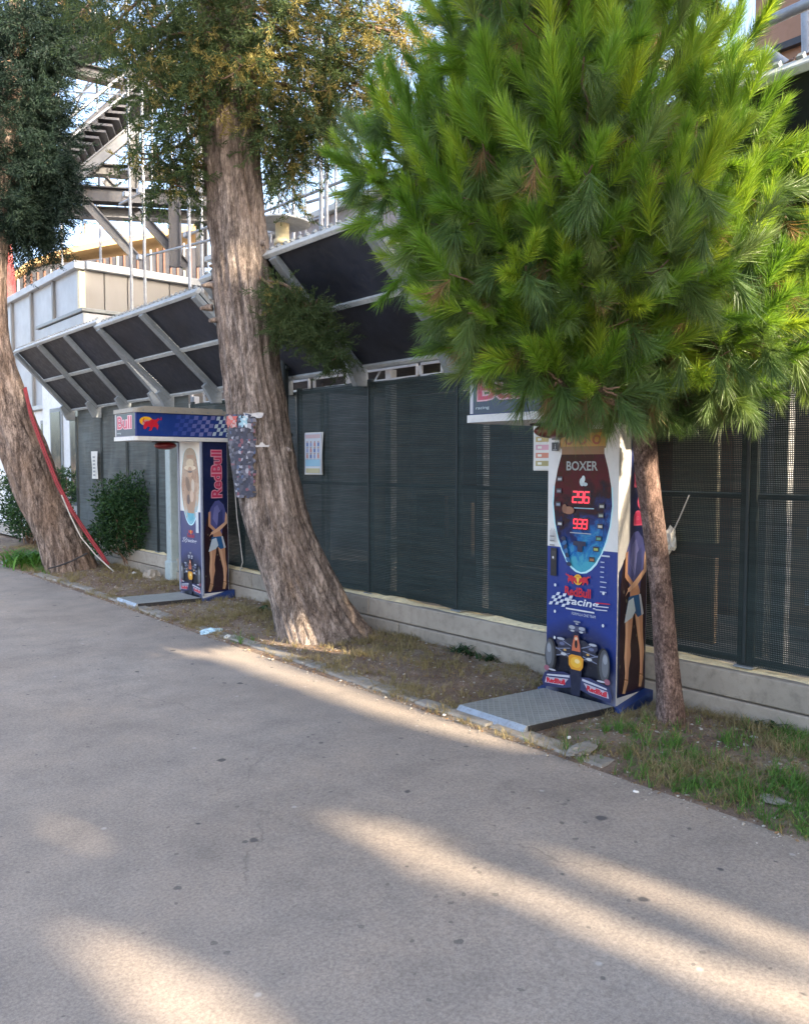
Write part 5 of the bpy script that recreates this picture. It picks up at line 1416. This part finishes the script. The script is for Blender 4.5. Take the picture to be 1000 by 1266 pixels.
cyp = [(285, 20, 7.2, .45, .4, 200, .3), (235, 40, 7.0, .35, .35, 150, .15), (190, 35, 7.3, .35, .3, 110, .15), (205, 110, 7.0, .28, .3, 90, .15), (150, 20, 7.6, .35, .22, 80, .2), (110, 5, 8.0, .3, .15, 45, .2), (225, 150, 6.9, .2, .25, 55, .2),
       (195, 190, 7.1, .20, .26, 55, .25), (225, 200, 7.2, .2, .3, 60, .3), (360, 215, 8.2, .12, .3, 40, .6), (395, 150, 7.4, .3, .25, 90, .5), (345, 175, 7.3, .22, .28, 80, .5), (215, 225, 7.1, .12, .16, 14, .3), (250, 90, 6.9, .22, .25, 70, .3), (175, 75, 7.4, .25, .15, 40, .25),
       (345, 35, 7.0, .38, .38, 180, .4), (400, 40, 7.2, .35, .35, 150, .5), (455, 30, 7.2, .35, .35, 150, .75), (500, 45, 7.5, .30, .35, 120, .85), (370, 110, 7.0, .30, .30, 120, .45), (430, 105, 7.3, .28, .28, 110, .6), (475, 110, 7.6, .2, .3, 70, .7),
       (335, 145, 7.0, .2, .3, 60, .4), (385, 170, 7.5, .2, .18, 45, .5), (440, 160, 7.8, .2, .2, 40, .6), (350, 195, 7.3, .12, .2, 20, .5), (300, 80, 6.8, .25, .2, 60, .5), (405, -60, 7.2, .8, .35, 260, .4), (230, -60, 7.2, .8, .35, 240, .2),
       (300, -220, 7.4, 1.0, .7, 300, .3), (290, -420, 7.4, .7, .9, 260, .3), (500, 150, 8.0, .16, .15, 20, .6), (262, 130, 6.9, .10, .15, 14, .7)]
foliage(cyp, root, O, 'crown', [M['cypress_leaf'], M['cypress_dry_lit']], 0.3, 5, 0.85, 1.1, [c for c, r in CC], dens=0.72)
foliage([(352, 366, 6.95, .14, .13, 130, .15), (374, 392, 6.95, .16, .12, 150, .0), (396, 415, 6.9, .14, .11, 120, 0), (416, 440, 6.9, .09, .10, 60, 0), (345, 400, 7.0, .08, .09, 40, .1), (385, 380, 6.9, .12, .06, 50, 0.0)], root, O, 'hanging_twig', [M['cypress_leaf'], M['cypress_dry_lit']], 0.2, 9, 0.4, 0.62, [c for c, r in CC if c.z > 2.4], 0.022)

# ------------------------------------------------------------------ left leaning tree
base = atZ(91, 706, 0.02); fb = base.dot(CF)
root2 = empty('leaning_tree', tuple(base), 'leaning brown trunk tree with dark foliage at the left edge', 'tree')
O2 = Vector(base)
path = [(atF(98, 722, fb), 0.031 * fb)]
for px, py, h in ((90, 702, 28), (74, 660, 28), (53, 620, 27.5), (31, 560, 28), (8, 500, 27), (-9, 440, 23), (-12, 390, 19), (-8, 330, 15), (0, 260, 13), (8, 180, 12), (16, 90, 11), (22, 0, 9), (28, -150, 5)):
    path.append((atF(px, py, fb), h / 1000 * fb))
tr, C2 = trunk_mesh('trunk', path, root2, O2, M['bark_left'], 80, 0.06, 0.12, 7, 5.1, 0.10, 0.012)
lf = [(30, 60, 11.9, .7, .7, 300, .03), (20, 140, 11.9, .6, .6, 260, 0), (45, 200, 11.9, .45, .4, 220, 0), (30, 260, 11.9, .42, .35, 220, 0), (20, 20, 12.2, .7, .6, 230, .05), (40, 50, 12.0, .40, .5, 130, .05), (0, 100, 12.2, .7, .6, 240, 0), (40, 130, 12.0, .45, .5, 170, 0), (15, 190, 12.1, .5, .5, 190, 0), (58, 200, 11.9, .30, .3, 110, .05), (45, 245, 12.0, .42, .3, 140, 0), (35, 285, 12.0, .28, .28, 90, 0),
      (90, 15, 12.2, .5, .25, 100, .1), (-30, 150, 12.4, .7, .9, 200, 0), (10, 240, 12.1, .35, .3, 80, 0), (60, -60, 12.4, 1.2, .8, 240, 0), (110, 15, 12.4, .3, .15, 30, .2)]
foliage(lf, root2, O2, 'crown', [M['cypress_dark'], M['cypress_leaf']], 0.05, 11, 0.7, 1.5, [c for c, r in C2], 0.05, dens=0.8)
# red band and pale pipe down the leaning trunk
pts = [atF(x, y, fb - 0.36) for x, y in ((30, 480), (38, 515), (53, 555), (70, 598), (88, 632), (108, 662), (126, 688), (133, 700))]
b = MB(pts[0]); b.tube(pts, [0.018, 0.02, 0.022, 0.024, 0.024, 0.02, 0.02, 0.012], 8)
b.tube([p + CR * 0.02 + Vector((0, 0, 0.02)) for p in pts], 0.013, 8)
o = b.build('red_hose', M['red']); o.location = pts[0]; tag(o, 'red hose hanging in a curve down the leaning left trunk', 'hose')
pts = [atF(x, y, fb - 0.42) for x, y in ((76, 612), (88, 640), (100, 664), (118, 686), (141, 707))]
b = MB(pts[0]); b.tube(pts, 0.009, 8); o = b.build('pale_pipe', M['cord']); o.location = pts[0]; tag(o, 'thin pale pipe curving to the ground beside the red hose', 'pipe')
pts = [atF(x, y, fb - 0.40) for x, y in ((60, 703), (72, 700), (88, 694), (108, 684))]
b = MB(pts[0]); b.tube(pts, 0.012, 6); o = b.build('dark_cable', M['rubber']); o.location = pts[0]; tag(o, 'dark cable tied round the foot of the leaning trunk', 'cable')

# ------------------------------------------------------------------ shrubs and plants
lp = [leaf_proto(0.055, 0.022), leaf_proto(0.045, 0.020), leaf_proto(0.065, 0.024)]
def shrub(name, c, rx, ry, rz, n, m, label, cat, seed, sc=1.0, lump=0.25, group=None):
    root = empty(name, (c[0], c[1], 0.04), label, cat, group); O = Vector((c[0], c[1], 0.04))
    r = np.random.default_rng(seed)
    # clumps on an uneven ellipsoid
    nc = max(10, int(26 * rx * rz / 0.3)); cl = []
    for k in range(nc):
        v = Vector(r.normal(0, 1, 3)).normalized(); s = 0.45 + 0.5 * r.random()
        cl.append((Vector((c[0] + v.x * rx * s, c[1] + v.y * ry * s, c[2] + v.z * rz * s)), (0.16 + 0.14 * r.random()) * (rx + rz) / 1.1))
    pos = []; dirs = []
    for k in range(n):
        cc, rr = cl[k % nc]
        v = Vector(r.normal(0, 1, 3)).normalized(); p = cc + v * rr * (0.5 + 0.55 * r.random())
        if p.z < 0.05: continue
        pos.append(tuple(p)); dirs.append(tuple(v * 0.6 + Vector((0, 0, 0.35)) + Vector(r.normal(0, 0.5, 3))))
    pos = np.array(pos) - np.array(tuple(O)); dirs = np.array(dirs); k = len(pos)
    V, T, Mi = scatter([(V, T, Z3(T)) for V, T in lp], pos, dirs, (0.7 + 0.7 * r.random(k)) * sc, r.random(k) * 6.28, r.integers(0, 3, k))
    tag(link('foliage', np_mesh('foliage', V, T, m, Mi), root), kind='stuff')
    st = MB(O)
    for k in range(16):
        cc, rr = cl[k % nc]
        limb(st, (c[0] + r.normal(0, 0.04), c[1] + r.normal(0, 0.04), 0.0), cc, 0.014, 0.006, 0.05, 5, k * 1.9 + seed, 5)
    tag(st.build('stems', M['bark_twig'], root, fix=False), kind='stuff')
c = atZ(164, 706, 0.0)
shrub('shrub', (c.x, c.y, 0.80), 0.60, 0.50, 0.62, 13000, M['shrub_leaf'], 'dark green rounded shrub left of the far punching machine', 'shrub', 3)
c = atZ(22, 680, 0.0)
shrub('shrub', (c.x + 0.35, c.y + 0.5, 0.75), 0.6, 0.9, 0.6, 7000, M['shrub_leaf'], 'dark hedge like shrub behind the leaning left trunk', 'shrub', 4, 1.2)
c = atF(78, 610, 14.2)
shrub('shrub', (c.x + 0.05, c.y + 0.2, 0.9), 0.22, 0.3, 0.6, 2200, M['shrub_leaf'], 'narrow dark shrub between the leaning trunk and the fence end', 'shrub', 6)
def arching(name, c, n, L, m, label, cat, seed, wd=0.012, spread=0.12):
    r = random.Random(seed); b = MB((c[0], c[1], 0.03))
    for k in range(n):
        a = r.random() * 6.28; x = c[0] + r.gauss(0, spread); y = c[1] + r.gauss(0, spread * 1.3); l_ = L * (0.5 + r.random() * 0.7)
        p = Vector((x, y, 0.03)); d = Vector((math.cos(a) * 0.5, math.sin(a) * 0.5, 1)).normalized(); s = Vector((-math.sin(a), math.cos(a), 0)) * wd * (0.6 + 0.8 * r.random())
        prev = p; q = []
        for j in range(4):
            q.append(prev); prev = prev + d * l_ / 4; d = (d + Vector((math.cos(a) * 0.28, math.sin(a) * 0.28, -0.26))).normalized()
        w4 = (0.6, 1.0, 0.8, 0.5)
        vs = [q[0] - s * .5, q[0] + s * .5, q[1] - s, q[1] + s, q[2] - s * .8, q[2] + s * .8, prev]
        b.add(vs, [[0, 1, 3, 2], [2, 3, 5, 4], [4, 5, 6]], 0, True)
    o = b.build(name, m, fix=False); o.location = (c[0], c[1], 0.03); tag(o, label, cat)
c = atZ(38, 700, 0.0)
arching('leafy_plant', (c.x, c.y), 260, 0.42, M['plant_leaf'], 'bright green strappy plant at the foot of the leaning left trunk', 'plant', 1, 0.016, 0.20)
for px, py, L, lab in ((602, 806, 0.20, 'small dark weed against the wall left of the near machine'), (640, 812, 0.14, 'smaller weed clump nearest the near machine by the wall'), (578, 812, 0.14, 'leftmost weed clump at the foot of the wall in mid verge')):
    c = atZ(px, py, 0.03); arching('weed', (min(c.x, 4.58), c.y), 34, L, M['shrub_leaf'], lab, 'weed', px, 0.010, 0.05)
c = atZ(965, 905, 0.03); arching('weed', (min(c.x, 4.6), c.y), 30, 0.16, M['shrub_leaf'], 'dark weed at the wall foot near the right edge', 'weed', 77, 0.010, 0.05)

# grass ------------------------------------------------------------
def blade_proto(seed, n=7, L=0.09, wd=0.005):
    r = np.random.default_rng(seed); V = []; T = []
    for k in range(n):
        a = r.random() * 6.28; d = np.array([math.cos(a) * .5, math.sin(a) * .5, 1.0]); d /= np.linalg.norm(d); l_ = L * (0.5 + r.random())
        s = np.array([-math.sin(a), math.cos(a), 0]) * wd / 2; p = np.array([r.normal(0, 0.012), r.normal(0, 0.012), 0]); m1 = p + d * l_ * .55; e = m1 + (d + np.array([math.cos(a) * .7, math.sin(a) * .7, -0.35])) * l_ * .45
        b_ = len(V); V += [p - s, p + s, m1 - s * .8, m1 + s * .8, e]; T += [[b_, b_ + 1, b_ + 3], [b_, b_ + 3, b_ + 2], [b_ + 2, b_ + 3, b_ + 4]]
    return np.array(V), np.array(T), np.zeros(len(T), int)
bp = [blade_proto(k) for k in range(4)]
def grass(name, m, dens, n, label, seed, size, y0=-1.0, y1=16.0):
    r = random.Random(seed); pos = []; sc = []
    while n > 0:
        n -= 1
        y = y0 + (y1 - y0) * r.random() ** 1.6; x = 3.42 + 1.24 * r.random()
        dd = dens(x, y) * (0.10 + 2.2 * max(0, noise.noise(Vector((x * 2.3, y * 2.3, seed))) + 0.6 * noise.noise(Vector((x * 6.3, y * 6.3, seed))) + 0.12))
        if r.random() > dd: continue
        if x < edge_x(y) - 0.05: continue
        if 3.5 < x < 4.75 and (2.95 < y < 3.62 or 8.45 < y < 9.15): continue
        pos.append((x, y, verge_z(x, y) - 0.006)); sc.append(size * (0.5 + 0.8 * r.random()))
    pos = np.array(pos); k = len(pos); rr = np.random.default_rng(seed)
    d = np.tile(np.array([[0, 0, 1.0]]), (k, 1)) + rr.normal(0, 0.2, (k, 3))
    V, T, Mi = scatter(bp, pos, d, np.array(sc), rr.random(k) * 6.28, rr.integers(0, 4, k))
    print(name, len(T))
    tag(link(name, np_mesh(name, V, T, m, Mi)), label, 'grass', kind='stuff')
def green_d(x, y):
    v = 0.0
    if y < 2.75: v = 1.0 if x < 4.25 else 0.5
    for cx_, cy_, s in ((3.62, 2.4, 0.35), (4.0, 1.6, 0.6), (3.85, 2.2, 0.35), (3.6, 6.4, 0.14), (3.9, 12.7, 0.5)): v = max(v * (1 if y < 2.75 else 1), 1.2 * math.exp(-((x - cx_) ** 2 + (y - cy_) ** 2) / s ** 2))
    return v * (0.15 if (4.0 < x and y > 2.2) else 1)
grass('green_grass', M['grass_green'], green_d, 25000, 'short green grass on the verge below the pine trunk', 1, 0.75, -1.5, 13)
grass('dry_grass', M['grass_dry'], lambda x, y: 0.75 if (x > 4.25 or x < 3.75 or 5 < y < 8) else 0.30, 42000, 'dry straw coloured grass scattered over the bare verge', 2, 0.62)
# leaf litter
r = np.random.default_rng(8); k = 13000
pts = np.stack([3.40 + 1.26 * r.random(k), -1 + 16 * r.random(k) ** 1.4, np.zeros(k)], 1)
pts[:, 2] = [verge_z(x, y) + 0.006 for x, y, _ in pts]
lt = [leaf_proto(0.035, 0.018), leaf_proto(0.05, 0.008), leaf_proto(0.02, 0.016)]
V, T, Mi = scatter([(V, T, Z3(T)) for V, T in lt], pts, r.normal(0, 1, (k, 3)) * np.array([[1, 1, 0.25]]), 0.35 + 0.6 * r.random(k), r.random(k) * 6.28, r.integers(0, 3, k))
tag(link('leaf_litter', np_mesh('leaf_litter', V, T, M['dead_leaf'], Mi)), 'dead leaves and needles lying on the bare earth verge', 'litter', kind='stuff')
# pebbles
bm = bmesh.new(); bmesh.ops.create_icosphere(bm, subdivisions=1, radius=1)
pv = np.array([tuple(v.co) for v in bm.verts]); bm.verts.index_update(); pt = np.array([[v.index for v in f.verts] for f in bm.faces]); bm.free()
pp = [(pv * s + r.normal(0, 0.1, pv.shape), pt, Z3(pt)) for s in (np.array([1, .8, .5]), np.array([.9, 1, .6]), np.array([1.2, .7, .45]))]
k = 3600
pts = np.stack([3.40 + 1.24 * r.random(k), -1 + 16 * r.random(k) ** 1.5, np.zeros(k)], 1); pts[:, 2] = [verge_z(x, y) for x, y, _ in pts]
V, T, Mi = scatter(pp, pts, np.tile([[0, 0.2, 1.0]], (k, 1)), 0.004 + 0.011 * r.random(k) ** 3, r.random(k) * 6.28, r.integers(0, 3, k))
M['stone'] = mat('stone', (0.42, 0.39, 0.34), 0.9, 0, 0.35, 14, 0.5)
tag(link('pebbles', np_mesh('pebbles', V, T, M['stone'], Mi, True)), 'small pale pebbles and rubble scattered in the verge', 'pebbles', kind='stuff')
# grit on the asphalt along the edge
k = 1400; y = -1 + 15 * r.random(k) ** 1.3; x = np.array([edge_x(t) for t in y]) - np.abs(r.normal(0, 0.10, k))
pts = np.stack([x, y, np.full(k, 0.008)], 1)
V, T, Mi = scatter(pp, pts, np.tile([[0, 0.2, 1.0]], (k, 1)), 0.002 + 0.004 * r.random(k) ** 2, r.random(k) * 6.28, r.integers(0, 3, k))
tag(link('grit', np_mesh('grit', V, T, M['stone'], Mi, True)), 'fine grit lying on the asphalt along the verge', 'grit', kind='stuff')

# kerb of worn concrete pieces, nearly level with the road
root = empty('kerb', (3.58, 5, 0)); root['kind'] = 'structure'
O = Vector((3.58, 5, 0)); y = 2.45; k = 0
while y < 14:
    L = 0.42 + 0.5 * random.random(); wd = 0.10 + 0.05 * random.random()
    if 3.1 < y + L / 2 < 3.55 or random.random() < 0.12: y += L; continue
    xc = edge_x(y + L / 2) + 0.045
    b = MB(O); rot = Matrix.Rotation(random.uniform(-0.04, 0.04), 3, 'Z') @ Matrix.Rotation(random.uniform(-0.03, 0.03), 3, 'Y')
    b.box((xc, y + L / 2, 0.0), (wd, L - 0.02, 0.05 + 0.012 * random.random()), rot, ch=0.010)
    b.build('kerb_stone', M['kerb'], root); y += L
# larger flat stones and litter
def lump(name, p, s, m, label, cat, seed, sub=2, amp=0.35, tilt=0.0):
    bm = bmesh.new(); bmesh.ops.create_icosphere(bm, subdivisions=sub, radius=1)
    for v in bm.verts:
        q = v.co.copy(); d = 1 + amp * noise.noise(q * 2.1 + Vector((seed, 0, 0))) + amp * 0.5 * noise.noise(q * 5 + Vector((0, seed, 0)))
        v.co = Vector((q.x * s[0] * d, q.y * s[1] * d, q.z * s[2] * d))
    me = bpy.data.meshes.new(name); bm.to_mesh(me); bm.free(); me.materials.append(m)
    o = link(name, me); o.location = p; o.rotation_euler = (0, tilt, seed); tag(o, label, cat); return o
M['blue_bag'] = mat('blue_bag', (0.35, 0.52, 0.62), 0.3, 0, 0.3, 20, 0.2)
M['tissue'] = mat('tissue', (0.75, 0.74, 0.70), 0.8, 0, 0.05, 20, 0.1)
for px, py, s, m, nm, lab, cat in (
    (262, 781, (0.10, 0.06, 0.035), 'blue_bag', 'plastic_bag', 'crumpled pale blue plastic bag at the road edge', 'bag'),
    (282, 788, (0.05, 0.04, 0.02), 'tissue', 'tissue', 'small white crumpled scrap beside the blue bag', 'litter'),
    (932, 915, (0.028, 0.022, 0.022), 'tissue', 'tissue', 'white crumpled tissue in the grass near the right edge', 'litter'),
    (921, 923, (0.026, 0.024, 0.018), 'stone', 'stone', 'round grey stone beside the white tissue', 'stone'),
    (909, 928, (0.011, 0.011, 0.010), 'tissue', 'stone', 'tiny white pebble left of the grey stone', 'stone'),
    (803, 911, (0.040, 0.018, 0.014), 'stone', 'stone', 'flat pale stone at the left foot of the pine trunk', 'stone'),
    (815, 910, (0.022, 0.018, 0.016), 'tissue', 'tissue', 'white paper scrap touching the pine trunk foot', 'litter'),
    (826, 916, (0.018, 0.014, 0.009), 'tissue', 'tissue', 'thin white scrap in front of the pine trunk foot', 'litter'),
    (703, 912, (0.014, 0.012, 0.008), 'tissue', 'tissue', 'small white scrap by the near machine plate corner', 'litter'),
    (786, 979, (0.016, 0.009, 0.005), 'tissue', 'tissue', 'white scrap lying alone on the asphalt near the grass', 'litter'),
    (549, 884, (0.012, 0.010, 0.007), 'tissue', 'tissue', 'white scrap at the left corner of the near plate', 'litter'),
    (722, 925, (0.15, 0.055, 0.014), 'kerb', 'stone_slab', 'broken concrete slab between the near plate and the grass', 'slab'),
    (955, 988, (0.07, 0.05, 0.014), 'kerb', 'stone_slab', 'flat grey slab sunk in the grass at the right', 'slab'),
    (184, 708, (0.035, 0.035, 0.03), 'tissue', 'tissue', 'white scrap under the rounded shrub', 'litter'),
    (222, 712, (0.12, 0.10, 0.12), 'concrete2', 'stone_block', 'pale concrete block left of the far punching machine', 'block'),
    (327, 758, (0.09, 0.07, 0.07), 'shrub_leaf', 'debris_clump', 'dark clump of debris left of the big trunk foot', 'debris')):
    z = 0.045 if px > 640 or py < 780 else 0.02
    if (px, py) == (786, 979): z = 0.011
    p = atZ(px, py, z)
    if p.x > 4.6: p.x = 4.5
    lump(nm, tuple(p), s, M[m], lab, cat, px * 0.37, 2 if s[0] < 0.08 else 3, 0.45)

# rag tied to the fence, cords
p = atX(829, 667, 4.72)
o = lump('rag', tuple(p), (0.035, 0.045, 0.075), M['rag'], 'pale rag tied to the fence right of the pine trunk', 'rag', 2.0, 3, 0.5)
pts = [atX(x, y, 4.73) for x, y in ((833, 655), (840, 640), (846, 626), (852, 612))]
b = MB(pts[0]); b.tube(pts, 0.005, 5); o = b.build('cord', M['cord']); o.location = pts[0]; tag(o, 'thin pale cord holding the rag on the fence', 'cord')
pts = [atX(x, y, 4.70) for x, y in ((290, 600), (293, 640), (297, 670), (300, 695), (295, 712))]
b = MB(pts[0]); b.tube(pts, 0.006, 5); o = b.build('cord', M['cord']); o.location = pts[0]; tag(o, 'pale cord hanging on the fence right of the far machine', 'cord')

# torn posters pasted round the trunk
def trunk_at(z):
    return min(CC, key=lambda c: abs(c[0].z - z))
root = empty('torn_poster', tuple(trunk_at(2.0)[0]), 'torn layered posters pasted on the left side of the big trunk', 'poster')
O = Vector(root.location)
def patch(name, px0, px1, py0, py1, nu, nv, cols, seed, ragged=0.25, off=0.012):
    r = random.Random(seed); b = MB(O); mats = [pcol(c, rough=0.6) for c in cols]
    def pt(px, py):
        r_ = ray(px, py); q = atF(px, py, O.dot(CF)); c, rad = trunk_at(q.z)
        dx = (q - c).dot(CR); dx = max(-rad * 1.0, min(rad * 1.0, dx)); rr = rad * 1.09 + off
        return c + CR * dx - CF * math.sqrt(max(0.0, rr * rr - dx * dx)) + Vector((0, 0, q.z - c.z))
    jit = {(i, j): (r.uniform(-.38, .38), r.uniform(-.38, .38)) for i in range(nu + 1) for j in range(nv + 1)}
    def gp_(i, j):
        a_, b_ = jit[(i, j)]
        return pt(px0 + (px1 - px0) * (i + a_) / nu, py0 + (py1 - py0) * (j + b_) / nv)
    for j in range(nv):
        for i in range(nu):
            edge = i in (0, nu - 1) or j in (0, nv - 1)
            if edge and r.random() < ragged: continue
            b.add([gp_(i, j + 1), gp_(i + 1, j + 1), gp_(i + 1, j), gp_(i, j)], [[0, 1, 2, 3]], r.randrange(len(mats)) if r.random() < 0.6 else 0)
    o = b.build(name, mats, root, fix=False); return o
patch('poster_sheet', 283, 324, 514, 614, 13, 34, [(0.03, 0.033, 0.055), (0.06, 0.06, 0.085), (0.09, 0.09, 0.12), (0.02, 0.02, 0.03), (0.045, 0.05, 0.08), (0.02, 0.02, 0.03), (0.12, 0.12, 0.15), (0.05, 0.05, 0.07), (0.16, 0.06, 0.08), (0.06, 0.09, 0.17), (0.28, 0.28, 0.32)], 3)
patch('poster_scrap', 286, 301, 516, 530, 5, 5, [(0.50, 0.10, 0.08), (0.40, 0.12, 0.10), (0.45, 0.3, 0.28)], 5, 0.2, 0.016)
patch('poster_scrap', 303, 314, 516, 530, 4, 5, [(0.25, 0.42, 0.50), (0.5, 0.55, 0.58), (0.1, 0.12, 0.2)], 6, 0.2, 0.016)
patch('tape_strip', 309, 332, 513, 519, 5, 2, [(0.50, 0.50, 0.50), (0.42, 0.42, 0.44)], 7, 0.12, 0.004)
patch('tape_strip', 286, 340, 548, 553, 9, 2, [(0.48, 0.47, 0.46), (0.36, 0.36, 0.36)], 8, 0.12, 0.004)

# ------------------------------------------------------------------ unseen trees, added behind the viewer to block the sun
# leaves are left out along sun rays so that chosen patches stay lit
gaps = []
def gap(p, r_): gaps.append((Vector(p), r_))
for t in np.linspace(0, 1, 22): gap((3.36 - 0.20 * t, 3.2 + 3.7 * t, 0), 0.055 + 0.02 * math.sin(t * 3.1))
gap((2.78, 7.9, 0), 0.10); gap((2.84, 7.55, 0), 0.08)
for t in np.linspace(0, 1, 14): gap((2.12 + 0.30 * t, 2.65 - 2.0 * t, 0), 0.04 + 0.02 * math.sin(t * 9))
for t in np.linspace(0, 1, 8): gap((2.55 + 0.16 * t, 1.90 - 1.1 * t, 0), 0.015)
for t in np.linspace(0, 1, 7): gap((0.95 + 0.18 * t, 2.55 - 1.0 * t, 0), 0.06)
gap((1.15, 3.5, 0), 0.01)
for px, py, f, r_ in ((290, 325, 7.1, 0.03), (336, 430, 7.1, 0.02), (283, 110, 7.0, 0.15), (36, 560, 12.2, 0.22), (345, 310, 9.9, 0.2), (490, 60, 7.3, 0.45), (440, 40, 7.1, 0.3),
                      (920, 80, 4.0, 0.30), (960, 260, 4.0, 0.38), (900, 330, 4.0, 0.28), (940, 440, 4.1, 0.25), (860, 90, 4.1, 0.25), (880, 400, 4.0, 0.2), (1010, 330, 4.1, 0.4), (850, 480, 4.1, 0.15),
                      (852, 600, 4.95, 0.4), (980, 180, 3.9, 0.4), (1000, 420, 4.0, 0.35), (950, 350, 3.8, 0.35), (930, 160, 4.0, 0.3), (860, 250, 3.8, 0.15), (900, 480, 4.1, 0.2), (1040, 250, 3.9, 0.4), (95, 345, 17, 0.05), (135, 372, 16.5, 0.08), (60, 380, 17, 0.25)):
    gap(atF(px, py, f), r_)
gp = np.array([tuple(g_[0]) for g_ in gaps]); gr = np.array([g_[1] for g_ in gaps]); sd = np.array(tuple(SUN_DIR))
def added_shade_tree(x, y, rad, h, n, label, seed):
    root = empty('added_shade_tree', (x, y, 0), label, 'tree', 'trees added behind the viewpoint to block the sun')
    r = np.random.default_rng(seed)
    z = 1.6 + (h - 1.6) * r.random(n); a = r.random(n) * 6.28; rr = rad * np.sqrt(r.random(n)) * np.clip((h - z) / (h * 0.25), 0.15, 1)
    pos = np.stack([x + rr * np.cos(a), y + rr * np.sin(a), z], 1)
    rel = pos[:, None, :] - gp[None]
    t = (rel * sd).sum(2); dist = np.linalg.norm(rel - t[..., None] * sd, axis=2)
    keep = ~((dist < gr[None] + 0.10).any(1))
    pos = pos[keep]; k = len(pos)
    V, T = leaf_proto(0.30, 0.25, 0.1); V = V - np.array([0, 0, 0.15])
    Vv, Tt, Mi = scatter([(V, T, Z3(T))], pos - np.array([[x, y, 0]]), r.normal(0, 1, (k, 3)), 0.7 + 0.5 * r.random(k), r.random(k) * 6.28, np.zeros(k, int))
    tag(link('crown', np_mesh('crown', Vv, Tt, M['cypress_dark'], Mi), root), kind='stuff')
    b = MB((x, y, 0)); b.tube([(x, y, -0.1), (x, y, 2), (x + 0.1, y, h * 0.24)], [0.26, 0.2, 0.10], 12); b.build('trunk', M['bark_left'], root)
for i, x in enumerate((-1.4, 0.4, 2.2, 4.0, 5.8, 7.6, 9.3, 11.0, 12.7)):
    added_shade_tree(x, -9 + 0.5 * (i % 2), 1.35, 15.5 if x < 9 else 20.5, 10500 if x < 9 else 14000, 'added sun-blocking tree behind the viewpoint, %s in its row' % 'first second third fourth fifth sixth seventh eighth ninth'.split()[i], 40 + i)
